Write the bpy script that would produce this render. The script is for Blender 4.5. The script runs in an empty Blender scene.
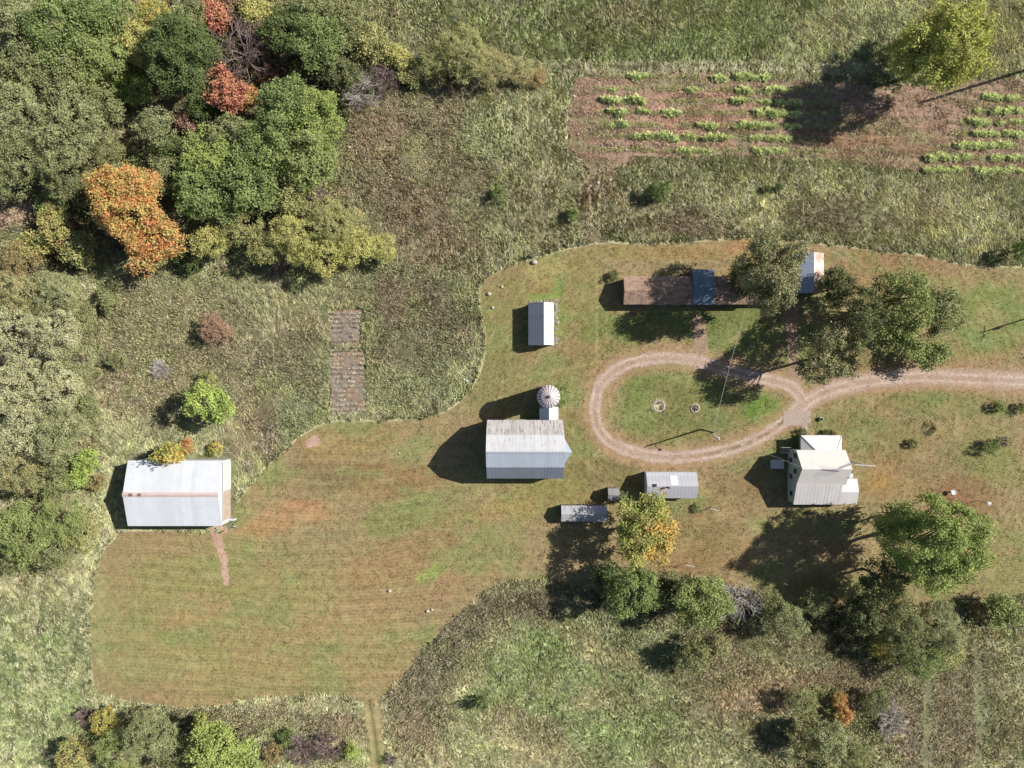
import bpy, math, random
import numpy as np
from mathutils import Vector

# ------------------------------------------------------------------ basics
S = 0.18            # metres per ground pixel of the survey grid
H = 128.0           # flying height
W_, H_ = 1024, 768
SC = bpy.context.scene
COL = SC.collection
K = 1.62            # sunlit display value -> base colour

def g(px, py, h=0.0):
    f = S * (1 - h / H)
    return ((px - 512) * f, (384 - py) * f)

def lin(hexs, k=K):
    hexs = hexs.lstrip('#')
    o = []
    for i in (0, 2, 4):
        c = int(hexs[i:i+2], 16) / 255
        c = c / 12.92 if c <= .04045 else ((c + .055) / 1.055) ** 2.4
        o.append(c / k)
    return tuple(o)

def link(o, parent=None):
    COL.objects.link(o)
    if parent is not None:
        o.parent = parent
    return o

def tag(o, label=None, cat=None, group=None, kind=None):
    if label: o['label'] = label
    if cat: o['category'] = cat
    if group: o['group'] = group
    if kind: o['kind'] = kind
    return o

def empty(name, x, y, z=0, rz=0):
    o = bpy.data.objects.new(name, None)
    o.empty_display_size = .3
    o.location = (x, y, z); o.rotation_euler = (0, 0, rz)
    return link(o)

# ------------------------------------------------------------------ materials
def newmat(name, rough=.9, spec=.2, metal=0):
    m = bpy.data.materials.new(name); m.use_nodes = True
    nt = m.node_tree; b = nt.nodes['Principled BSDF']
    b.inputs['Roughness'].default_value = rough
    b.inputs['Specular IOR Level'].default_value = spec
    b.inputs['Metallic'].default_value = metal
    return m, nt, b

def plain(name, col, rough=.8, spec=.25, var=.12, scale=3, metal=0):
    m, nt, b = newmat(name, rough, spec, metal)
    c = lin(col) if isinstance(col, str) else col
    tc = nt.nodes.new('ShaderNodeTexCoord')
    n = nt.nodes.new('ShaderNodeTexNoise'); n.inputs['Scale'].default_value = scale
    n.inputs['Detail'].default_value = 5; n.inputs['Roughness'].default_value = .65
    nt.links.new(tc.outputs['Object'], n.inputs['Vector'])
    r = nt.nodes.new('ShaderNodeValToRGB')
    r.color_ramp.elements[0].position = .3; r.color_ramp.elements[1].position = .7
    r.color_ramp.elements[0].color = tuple(v * (1 - var) for v in c) + (1,)
    r.color_ramp.elements[1].color = tuple(min(1, v * (1 + var)) for v in c) + (1,)
    nt.links.new(n.outputs['Fac'], r.inputs['Fac'])
    nt.links.new(r.outputs['Color'], b.inputs['Base Color'])
    return m

def metal_roof(name, base, rust, amount=.5, stretch=(2.0, .35, 1), rough=.5, fine=6, second=None, bands=None):
    """painted or galvanised sheet with rust streaks that run down the slope (axis y by default)"""
    m, nt, b = newmat(name, rough, .4, 0)
    tc = nt.nodes.new('ShaderNodeTexCoord')
    mp = nt.nodes.new('ShaderNodeMapping'); mp.inputs['Scale'].default_value = stretch
    nt.links.new(tc.outputs['Object'], mp.inputs['Vector'])
    n1 = nt.nodes.new('ShaderNodeTexNoise'); n1.inputs['Scale'].default_value = 1.3
    n1.inputs['Detail'].default_value = 8; n1.inputs['Roughness'].default_value = .75
    nt.links.new(mp.outputs['Vector'], n1.inputs['Vector'])
    r = nt.nodes.new('ShaderNodeValToRGB')
    p = .72 - .4 * amount
    r.color_ramp.elements[0].position = p; r.color_ramp.elements[1].position = min(.98, p + .16)
    r.color_ramp.elements[0].color = (0, 0, 0, 1); r.color_ramp.elements[1].color = (1, 1, 1, 1)
    nt.links.new(n1.outputs['Fac'], r.inputs['Fac'])
    n2 = nt.nodes.new('ShaderNodeTexNoise'); n2.inputs['Scale'].default_value = fine
    n2.inputs['Detail'].default_value = 6
    nt.links.new(mp.outputs['Vector'], n2.inputs['Vector'])
    mx0 = nt.nodes.new('ShaderNodeMix'); mx0.data_type = 'RGBA'
    c = lin(base); c2 = lin(second) if second else tuple(v * .82 for v in c)
    mx0.inputs[6].default_value = c + (1,); mx0.inputs[7].default_value = c2 + (1,)
    nt.links.new(n2.outputs['Fac'], mx0.inputs[0])
    mx = nt.nodes.new('ShaderNodeMix'); mx.data_type = 'RGBA'
    nt.links.new(mx0.outputs[2], mx.inputs[6]); mx.inputs[7].default_value = lin(rust) + (1,)
    nt.links.new(r.outputs['Color'], mx.inputs[0])
    # sheets differ a little from one another
    sx = nt.nodes.new('ShaderNodeSeparateXYZ'); nt.links.new(tc.outputs['Object'], sx.inputs[0])
    dv = nt.nodes.new('ShaderNodeMath'); dv.operation = 'DIVIDE'; dv.inputs[1].default_value = .84
    nt.links.new(sx.outputs[0 if stretch[0] >= stretch[1] else 1], dv.inputs[0])
    fl = nt.nodes.new('ShaderNodeMath'); fl.operation = 'FLOOR'; nt.links.new(dv.outputs[0], fl.inputs[0])
    wn = nt.nodes.new('ShaderNodeTexWhiteNoise'); wn.noise_dimensions = '1D'; nt.links.new(fl.outputs[0], wn.inputs['W'])
    n3 = nt.nodes.new('ShaderNodeTexNoise'); n3.inputs['Scale'].default_value = .5; n3.inputs['Detail'].default_value = 6; n3.inputs['Roughness'].default_value = .7
    nt.links.new(tc.outputs['Object'], n3.inputs['Vector'])
    ad = nt.nodes.new('ShaderNodeMath'); ad.operation = 'MULTIPLY_ADD'; nt.links.new(wn.outputs['Value'], ad.inputs[0]); ad.inputs[1].default_value = .35; nt.links.new(n3.outputs['Fac'], ad.inputs[2])
    mr = nt.nodes.new('ShaderNodeMapRange'); mr.inputs['From Min'].default_value = .3; mr.inputs['From Max'].default_value = 1.05; mr.inputs['To Min'].default_value = .86; mr.inputs['To Max'].default_value = 1.06
    nt.links.new(ad.outputs[0], mr.inputs['Value'])
    vm = nt.nodes.new('ShaderNodeVectorMath'); vm.operation = 'SCALE'; nt.links.new(mx.outputs[2], vm.inputs[0]); nt.links.new(mr.outputs[0], vm.inputs['Scale'])
    nt.links.new(vm.outputs['Vector'], b.inputs['Base Color'])
    return m

def ground_mat(name, amp=.35, scale=5.0, bump=.25, stretch=(1, 1, 1)):
    """colour attribute 'Col' broken up by fine noise, with a little relief"""
    m, nt, b = newmat(name, .95, .1)
    a = nt.nodes.new('ShaderNodeAttribute'); a.attribute_name = 'Col'
    tc = nt.nodes.new('ShaderNodeTexCoord')
    mp = nt.nodes.new('ShaderNodeMapping'); mp.inputs['Scale'].default_value = stretch
    nt.links.new(tc.outputs['Object'], mp.inputs['Vector'])
    n = nt.nodes.new('ShaderNodeTexNoise'); n.inputs['Scale'].default_value = scale
    n.inputs['Detail'].default_value = 4; n.inputs['Roughness'].default_value = .7
    nt.links.new(mp.outputs['Vector'], n.inputs['Vector'])
    mr = nt.nodes.new('ShaderNodeMapRange')
    mr.inputs['From Min'].default_value = .25; mr.inputs['From Max'].default_value = .75
    mr.inputs['To Min'].default_value = 1 - amp; mr.inputs['To Max'].default_value = 1 + amp
    nt.links.new(n.outputs['Fac'], mr.inputs['Value'])
    vm = nt.nodes.new('ShaderNodeVectorMath'); vm.operation = 'SCALE'
    nt.links.new(a.outputs['Color'], vm.inputs[0]); nt.links.new(mr.outputs['Result'], vm.inputs['Scale'])
    nt.links.new(vm.outputs['Vector'], b.inputs['Base Color'])
    bp = nt.nodes.new('ShaderNodeBump'); bp.inputs['Strength'].default_value = bump
    bp.inputs['Distance'].default_value = .12
    nt.links.new(n.outputs['Fac'], bp.inputs['Height']); nt.links.new(bp.outputs['Normal'], b.inputs['Normal'])
    return m

def blade_mat(name):
    m = bpy.data.materials.new(name); m.use_nodes = True
    nt = m.node_tree; nt.nodes.clear()
    a = nt.nodes.new('ShaderNodeAttribute'); a.attribute_name = 'Col'
    d = nt.nodes.new('ShaderNodeBsdfDiffuse'); t = nt.nodes.new('ShaderNodeBsdfTranslucent')
    mx = nt.nodes.new('ShaderNodeMixShader'); mx.inputs[0].default_value = .25
    o = nt.nodes.new('ShaderNodeOutputMaterial')
    nt.links.new(a.outputs['Color'], d.inputs['Color']); nt.links.new(a.outputs['Color'], t.inputs['Color'])
    nt.links.new(d.outputs[0], mx.inputs[1]); nt.links.new(t.outputs[0], mx.inputs[2])
    nt.links.new(mx.outputs[0], o.inputs['Surface'])
    return m

def leafc(h, sat=.80, br=1.42):
    c = np.array(lin(h)); l = c @ np.array([.3, .6, .1])
    c = l + (c - l) * sat; c = c * np.array([1.08, 1.02, .84]) * br
    return tuple(float(max(0, q)) for q in c)

_leafcache = {}
def leaf_mat(ca, cb, bias=.5, side=None):
    """leaf colour a mottled with leaf colour b; side turns one flank of the crown to b"""
    key = (ca, cb, bias, side)
    if key in _leafcache: return _leafcache[key]
    m = bpy.data.materials.new('leaves'); m.use_nodes = True
    nt = m.node_tree; nt.nodes.clear()
    tc = nt.nodes.new('ShaderNodeTexCoord'); oi = nt.nodes.new('ShaderNodeObjectInfo')
    ad = nt.nodes.new('ShaderNodeVectorMath'); ad.operation = 'ADD'
    sc = nt.nodes.new('ShaderNodeVectorMath'); sc.operation = 'SCALE'; sc.inputs['Scale'].default_value = 37
    cm = nt.nodes.new('ShaderNodeCombineXYZ')
    nt.links.new(oi.outputs['Random'], cm.inputs[0]); nt.links.new(oi.outputs['Random'], cm.inputs[2])
    nt.links.new(cm.outputs[0], sc.inputs[0])
    nt.links.new(tc.outputs['Object'], ad.inputs[0]); nt.links.new(sc.outputs[0], ad.inputs[1])
    n = nt.nodes.new('ShaderNodeTexNoise'); n.inputs['Scale'].default_value = .55
    n.inputs['Detail'].default_value = 3; n.inputs['Roughness'].default_value = .6
    nt.links.new(ad.outputs[0], n.inputs['Vector'])
    v = nt.nodes.new('ShaderNodeAttribute'); v.attribute_name = 'v'
    # mix factor: noise + per-clump value
    m1 = nt.nodes.new('ShaderNodeMath'); m1.operation = 'MULTIPLY_ADD'
    nt.links.new(v.outputs['Fac'], m1.inputs[0]); m1.inputs[1].default_value = .25
    nt.links.new(n.outputs['Fac'], m1.inputs[2])
    last = m1.outputs[0]
    if side is not None:
        dp = nt.nodes.new('ShaderNodeVectorMath'); dp.operation = 'DOT_PRODUCT'
        nt.links.new(tc.outputs['Object'], dp.inputs[0]); dp.inputs[1].default_value = (side[0], side[1], 0)
        m2 = nt.nodes.new('ShaderNodeMath'); m2.operation = 'MULTIPLY_ADD'
        nt.links.new(dp.outputs['Value'], m2.inputs[0]); m2.inputs[1].default_value = .07
        nt.links.new(last, m2.inputs[2]); last = m2.outputs[0]
    mr = nt.nodes.new('ShaderNodeMapRange'); c = 1.12 - bias
    mr.inputs['From Min'].default_value = c - .1; mr.inputs['From Max'].default_value = c + .1
    nt.links.new(last, mr.inputs['Value'])
    mx = nt.nodes.new('ShaderNodeMix'); mx.data_type = 'RGBA'
    mx.inputs[6].default_value = leafc(ca) + (1,); mx.inputs[7].default_value = leafc(cb) + (1,)
    nt.links.new(mr.outputs[0], mx.inputs[0])
    b2 = nt.nodes.new('ShaderNodeMapRange'); b2.inputs['To Min'].default_value = .62; b2.inputs['To Max'].default_value = 1.45
    nt.links.new(v.outputs['Fac'], b2.inputs['Value'])
    vm = nt.nodes.new('ShaderNodeVectorMath'); vm.operation = 'SCALE'
    nt.links.new(mx.outputs[2], vm.inputs[0]); nt.links.new(b2.outputs[0], vm.inputs['Scale'])
    d = nt.nodes.new('ShaderNodeBsdfDiffuse'); t = nt.nodes.new('ShaderNodeBsdfTranslucent')
    ms = nt.nodes.new('ShaderNodeMixShader'); ms.inputs[0].default_value = .22
    o = nt.nodes.new('ShaderNodeOutputMaterial')
    nt.links.new(vm.outputs[0], d.inputs['Color']); nt.links.new(vm.outputs[0], t.inputs['Color'])
    nt.links.new(d.outputs[0], ms.inputs[1]); nt.links.new(t.outputs[0], ms.inputs[2])
    nt.links.new(ms.outputs[0], o.inputs['Surface'])
    _leafcache[key] = m
    return m

# ------------------------------------------------------------------ numpy noise and polygons
_r = np.random.RandomState(7)
_T = _r.rand(512, 512)
def vnoise(x, y, seed=0):
    x = np.asarray(x, float) + seed * 37.31; y = np.asarray(y, float) + seed * 91.7
    xi = np.floor(x).astype(int); yi = np.floor(y).astype(int)
    fx = x - xi; fy = y - yi
    fx = fx * fx * (3 - 2 * fx); fy = fy * fy * (3 - 2 * fy)
    a = _T[xi & 511, yi & 511]; b = _T[(xi + 1) & 511, yi & 511]
    c = _T[xi & 511, (yi + 1) & 511]; d = _T[(xi + 1) & 511, (yi + 1) & 511]
    return (a * (1 - fx) + b * fx) * (1 - fy) + (c * (1 - fx) + d * fx) * fy

def fbm(x, y, per, seed=0, octs=4, gain=.5):
    s = 0; a = 1; t = 0
    for k in range(octs):
        s = s + a * vnoise(x / per * 2 ** k, y / per * 2 ** k, seed + k * 3); t += a; a *= gain
    return s / t

def poly_sd(px, py, poly):
    """signed distance in px: positive inside"""
    px = np.asarray(px, float); py = np.asarray(py, float)
    d = np.full(px.shape, 1e9); ins = np.zeros(px.shape, bool)
    n = len(poly)
    for i in range(n):
        ax, ay = poly[i]; bx, by = poly[(i + 1) % n]
        ex, ey = bx - ax, by - ay
        t = np.clip(((px - ax) * ex + (py - ay) * ey) / (ex * ex + ey * ey + 1e-9), 0, 1)
        d = np.minimum(d, np.hypot(px - ax - t * ex, py - ay - t * ey))
        c = ((ay > py) != (by > py))
        with np.errstate(divide='ignore', invalid='ignore'):
            xx = ax + (py - ay) * ex / (ey if ey else 1e-9)
        ins ^= c & (px < xx)
    return np.where(ins, d, -d)

def line_d(px, py, pts):
    d = np.full(np.shape(px), 1e9)
    for i in range(len(pts) - 1):
        ax, ay = pts[i]; bx, by = pts[i + 1]
        ex, ey = bx - ax, by - ay
        t = np.clip(((px - ax) * ex + (py - ay) * ey) / (ex * ex + ey * ey + 1e-9), 0, 1)
        d = np.minimum(d, np.hypot(px - ax - t * ex, py - ay - t * ey))
    return d

def smooth(pts, closed=False, n=6):
    out = []; N = len(pts)
    rng = range(N) if closed else range(N - 1)
    for i in rng:
        if closed: p = [pts[(i + k) % N] for k in (-1, 0, 1, 2)]
        else: p = [pts[max(0, i - 1)], pts[i], pts[i + 1], pts[min(N - 1, i + 2)]]
        for k in range(n):
            t = k / n
            q = []
            for a in (0, 1):
                q.append(.5 * ((2 * p[1][a]) + (-p[0][a] + p[2][a]) * t + (2 * p[0][a] - 5 * p[1][a] + 4 * p[2][a] - p[3][a]) * t * t
                         + (-p[0][a] + 3 * p[1][a] - 3 * p[2][a] + p[3][a]) * t ** 3))
            out.append(tuple(q))
    if not closed: out.append(pts[-1])
    return out

def sstep(a, b, x):
    t = np.clip((x - a) / (b - a), 0, 1)
    return t * t * (3 - 2 * t)

# ------------------------------------------------------------------ mesh from arrays
def np_mesh(name, V, F, k, col=None, v=None, mat=None, corner=False):
    """V (n,3), F (m,k) indices; col per vertex (n,3); v per vertex float"""
    me = bpy.data.meshes.new(name)
    V = np.ascontiguousarray(V, dtype=np.float32); F = np.ascontiguousarray(F, dtype=np.int32)
    me.vertices.add(len(V)); me.vertices.foreach_set('co', V.ravel())
    me.loops.add(F.size); me.polygons.add(len(F))
    me.polygons.foreach_set('loop_start', np.arange(0, F.size, k, dtype=np.int32))
    me.loops.foreach_set('vertex_index', F.ravel())
    me.update(calc_edges=True)
    if col is not None:
        at = me.attributes.new('Col', 'FLOAT_COLOR', 'POINT')
        c4 = np.ones((len(V), 4), np.float32); c4[:, :3] = col
        at.data.foreach_set('color', c4.ravel())
    if v is not None:
        at = me.attributes.new('v', 'FLOAT', 'POINT')
        at.data.foreach_set('value', np.ascontiguousarray(v, dtype=np.float32))
    if mat: me.materials.append(mat)
    return me

class MB:
    def __init__(s): s.v = []; s.f = []
    def add(s, vs, fs):
        o = len(s.v); s.v += [tuple(p) for p in vs]; s.f += [tuple(i + o for i in f) for f in fs]; return s
    def box(s, x0, x1, y0, y1, z0, z1):
        return s.add([(x0,y0,z0),(x1,y0,z0),(x1,y1,z0),(x0,y1,z0),(x0,y0,z1),(x1,y0,z1),(x1,y1,z1),(x0,y1,z1)],
                     [(3,2,1,0),(4,5,6,7),(0,1,5,4),(1,2,6,5),(2,3,7,6),(3,0,4,7)])
    def slab(s, a, b, c, d, t=.06):
        """a,b,c,d counter-clockwise seen from outside; thickness goes inward"""
        A = [Vector(p) for p in (a, b, c, d)]
        n = (A[1] - A[0]).cross(A[3] - A[0]).normalized() * t
        return s.add([p - n for p in A] + A, [(3,2,1,0),(4,5,6,7),(0,1,5,4),(1,2,6,5),(2,3,7,6),(3,0,4,7)])
    def tube(s, pts, r0, r1=None, n=8, cap=True):
        r1 = r0 if r1 is None else r1
        P = [Vector(p) for p in pts]; o = len(s.v); m = len(P)
        for i, p in enumerate(P):
            t = (P[min(i + 1, m - 1)] - P[max(i - 1, 0)]).normalized()
            u = t.cross(Vector((0, 0, 1)) if abs(t.z) < .9 else Vector((1, 0, 0))).normalized(); w = t.cross(u)
            r = r0 + (r1 - r0) * i / max(1, m - 1)
            for k in range(n):
                a = 2 * math.pi * k / n
                s.v.append(tuple(p + (u * math.cos(a) + w * math.sin(a)) * r))
        for i in range(m - 1):
            for k in range(n):
                k2 = (k + 1) % n
                s.f.append((o + i*n + k, o + i*n + k2, o + (i+1)*n + k2, o + (i+1)*n + k))
        if cap:
            s.f.append(tuple(o + k for k in range(n))[::-1]); s.f.append(tuple(o + (m-1)*n + k for k in range(n)))
        return s
    def lathe(s, cx, cy, prof, n=24):
        o = len(s.v)
        for r, z in prof:
            for k in range(n):
                a = 2 * math.pi * k / n; s.v.append((cx + r * math.cos(a), cy + r * math.sin(a), z))
        for i in range(len(prof) - 1):
            for k in range(n):
                k2 = (k + 1) % n
                s.f.append((o + i*n + k, o + i*n + k2, o + (i+1)*n + k2, o + (i+1)*n + k))
        return s
    def build(s, name, mat, parent=None, off=None, smooth=False):
        """vertices are in world metres; off = location of the thing's root"""
        if off is None: off = (0, 0, 0)
        me = bpy.data.meshes.new(name)
        me.from_pydata([(x - off[0], y - off[1], z - off[2]) for x, y, z in s.v], [], s.f)
        me.polygons.foreach_set('use_smooth', [smooth] * len(me.polygons))
        me.materials.append(mat); me.update()
        return link(bpy.data.objects.new(name, me), parent)
# ------------------------------------------------------------------ the ground: zones on the survey grid
LAWN = smooth([(92,600),(90,650),(94,690),(108,699),(150,705),(200,709),(260,700),(320,696),(352,700),(366,706),(380,701),(400,680),
        (440,632),(475,602),(500,586),(540,582),(590,592),(640,600),(690,578),(740,590),(800,606),(860,606),(930,604),(985,600),(1040,596),(1120,600),(1180,600),
        (1180,270),(1100,264),(1020,266),(965,264),(930,256),(880,250),(830,244),(790,239),(740,238),(690,241),(640,243),(600,242),(560,250),(525,260),
        (492,274),(480,288),(479,306),(484,335),(483,358),(476,378),(460,400),(438,413),(400,419),(360,420),(330,421),(304,433),(279,454),
        (255,478),(238,500),(233,512),(228,530),(128,530),(112,540),(100,556)], True, 4)
STRIP = [(361,700),(381,700),(392,790),(398,860),(380,860),(374,790)]
LOOP = smooth([(804,402),(790,386),(762,379),(728,370),(695,361),(660,358),(628,364),(603,381),(595.5,402),(597,424),(609,441),(633,452),(665,457),(705,454.5),(745,444),(778,426),(804,402)], False, 6)
DRIVE = smooth([(800,408),(815,397),(838,388),(870,381),(920,377),(975,379),(1024,381),(1100,382),(1180,380)], False, 6)
CROP = [(575,78),(600,72),(700,72),(760,76),(800,80),(900,85),(960,80),(1180,70),(1180,185),(1024,180),(930,174),(860,166),(780,160),(730,158),(680,160),(640,160),(600,178),(588,182),(580,160),(566,150),(566,120),(570,95)]
PLOT = [(326,306),(364,306),(369,360),(368,420),(328,419),(325,360)]
BUILD_BOXES = [(124,236,455,530)]

def blend(c, tgt, w):
    return c + (np.array(lin(tgt)) - c) * w[..., None]

def patch(px, py, cx, cy, rx, ry, ang=0, seed=0, rag=.45):
    px = np.asarray(px, float); py = np.asarray(py, float)
    out = np.zeros(px.shape); R_ = max(rx, ry) * 1.75
    k = (np.abs(px - cx) < R_) & (np.abs(py - cy) < R_)
    if not k.any(): return out
    qx = px[k]; qy = py[k]
    a = math.radians(ang); dx = qx - cx; dy = qy - cy
    u = (dx * math.cos(a) + dy * math.sin(a)) / rx; v = (-dx * math.sin(a) + dy * math.cos(a)) / ry
    d = np.hypot(u, v) + (fbm(qx, qy, min(rx, ry) * .9 + 5, 20 + seed, 4, .6) - .5) * 2 * rag
    out[k] = 1 - sstep(.55, 1.15, d)
    return out

ROUGH = [ # cx, cy, rx, ry, angle, colour, weight
 (700,25,340,46,0,'#76854f',1),(640,22,90,26,0,'#857f62',.35),(860,25,90,34,-20,'#98a077',.8),(690,45,60,16,0,'#7c9058',.7),
 (680,68,150,8,0,'#989a7c',.9),(860,70,90,8,0,'#9c9e80',.8),(990,30,60,50,0,'#87895f',.8),(420,20,60,30,20,'#7e8460',.8),
 (460,160,120,90,0,'#877f62',.8),(375,130,40,45,0,'#95826a',.8),(490,130,45,35,-20,'#93a070',.9),(540,140,40,50,10,'#979c70',.8),
 (440,240,60,40,0,'#88745f',.55),(500,225,55,35,20,'#8b9468',.8),(545,225,40,25,0,'#8d8a66',.8),(410,200,40,30,0,'#8a7a62',.6),
 (600,190,22,60,0,'#8a7c64',.9),(640,215,60,28,0,'#8b8a66',.9),(700,225,50,18,0,'#83745f',.7),(755,205,60,34,0,'#a3a77c',1),(690,190,60,16,0,'#999c74',.7),
 (850,215,60,26,0,'#84785f',.7),(820,185,70,18,0,'#a0a47c',.8),(950,215,100,36,10,'#a1a57c',.95),(900,235,50,14,0,'#8e9068',.5),
 (410,350,75,70,0,'#7b7a5c',.9),(400,300,50,26,0,'#7a6f59',.8),(450,320,34,30,0,'#726f55',.7),(395,390,50,34,0,'#879064',.8),(450,385,30,30,0,'#8a9468',.8),
 (165,350,85,75,0,'#85825f',.9),(190,310,50,30,0,'#8a8a62',.7),(130,400,40,50,0,'#8c8768',.7),(285,360,40,60,0,'#7c7a5d',.9),(300,320,30,30,0,'#857f60',.6),
 (255,430,34,50,0,'#6f6552',.9),(290,410,26,30,0,'#7f8a60',.8),(240,350,30,60,0,'#807a5e',.7),
 (40,660,60,100,0,'#617044',1),(45,600,40,40,0,'#7a7256',.6),(30,640,14,50,0,'#82765a',.5),(80,640,12,60,0,'#6c6a54',.7),(60,700,26,22,0,'#6c8648',.7),(100,600,12,40,0,'#848060',.5),
 (230,720,120,14,0,'#7f7c60',.8),(340,740,34,30,0,'#8a7a64',.7),(20,740,40,30,0,'#6f8050',.6),
 (455,650,70,40,-42,'#76735a',.95),(420,700,45,55,-40,'#7d7560',.8),(520,605,60,16,0,'#746c56',.9),(480,660,60,16,-55,'#a19a72',.7),(475,675,26,16,0,'#a8967a',.6),
 (560,690,120,70,0,'#728351',.95),(530,740,60,26,30,'#a29274',.75),(420,745,40,26,40,'#a08e72',.5),(605,655,60,14,15,'#a59876',.7),(570,630,40,14,20,'#a0916f',.5),
 (545,650,24,26,0,'#7c9452',.8),(640,740,60,30,0,'#7e9455',.8),(590,700,26,14,0,'#a18a70',.5),(690,745,60,30,0,'#8a9264',.8),(610,600,50,16,0,'#7c7a60',.6),
 (740,690,70,40,0,'#8d8664',.8),(745,700,30,16,0,'#a58e70',.5),(720,640,50,20,0,'#7c7458',.7),(790,690,50,26,0,'#958262',.7),(840,690,50,30,0,'#8a7a60',.7),
 (950,710,80,70,0,'#8a8268',.9),(1000,690,40,60,0,'#8a8c66',.7),(925,700,12,70,0,'#8c8f6c',.6),(985,730,10,60,0,'#7c8a60',.5),(940,640,60,26,0,'#858462',.6),(900,740,30,30,0,'#8f8070',.5),
]
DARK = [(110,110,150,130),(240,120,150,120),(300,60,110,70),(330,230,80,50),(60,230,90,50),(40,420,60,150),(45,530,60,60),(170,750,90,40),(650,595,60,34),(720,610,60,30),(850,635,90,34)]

TRACKS = [([(864,168),(866,200),(868,246)], 1.3), ([(869,168),(871,200),(872,246)], .7), ([(592,190),(595,244)], 1.2), ([(602,184),(600,244)], 1.4), ([(535,63),(700,62),(880,66)], 1.1), ([(535,74),(700,70),(880,75)], 1.0),
          ([(930,650),(928,700),(926,800)], 2.0), ([(978,650),(980,700),(980,800)], 2.2), ([(545,240),(560,200),(590,150)], .6), ([(470,300),(500,240),(520,170)], .5), ([(425,200),(455,150),(470,110)], .5), ([(12,600),(18,700),(10,790)], 1.0), ([(44,600),(48,700),(40,790)], 1.0)]
def rough_col(px, py):
    px = np.asarray(px, float); py = np.asarray(py, float)
    c = np.zeros(px.shape + (3,)) + np.array(lin('#848b62'))
    for i, (cx, cy, rx, ry, an, col, w) in enumerate(ROUGH):
        c = blend(c, col, w * patch(px, py, cx, cy, rx, ry, an, i))
    n = fbm(px, py, 26, 3, 4, .6)
    c = blend(c, '#8f9a5c', .45 * sstep(.56, .75, n))
    n = fbm(px, py, 34, 9, 4, .6)
    c = blend(c, '#8e7a62', .34 * sstep(.56, .76, n))
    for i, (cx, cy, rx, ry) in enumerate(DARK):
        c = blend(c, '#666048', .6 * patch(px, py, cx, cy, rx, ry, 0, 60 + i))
    c = blend(c, '#56663a', .6 * patch(px, py, 35, 680, 90, 110, 0, 91, .25)); c = blend(c, '#65783f', .35 * patch(px, py, 560, 700, 150, 90, 0, 92, .3))
    c = blend(c, '#b09a84', .9 * patch(px, py, 18, 214, 48, 11, -18, 90))
    # wheel tracks through the rough
    for pts, hw in TRACKS:
        d = line_d(px, py, pts); c = blend(c, '#7c8558', .8 * (1 - sstep(hw * .6, hw * 1.3, d)))
    for yy in (64, 69.5):
        c = blend(c, '#a5a684', .5 * np.exp(-((py - yy) / 1.5) ** 2) * (px > 530))
    n = fbm(px, py, 7, 5, 3, .7)
    l = (c @ np.array([.3, .6, .1]))[..., None]; c = l + (c - l) * .76
    return c * np.array([1.06, 1.0, .92]) * (0.62 + .80 * n)[..., None]

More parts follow.
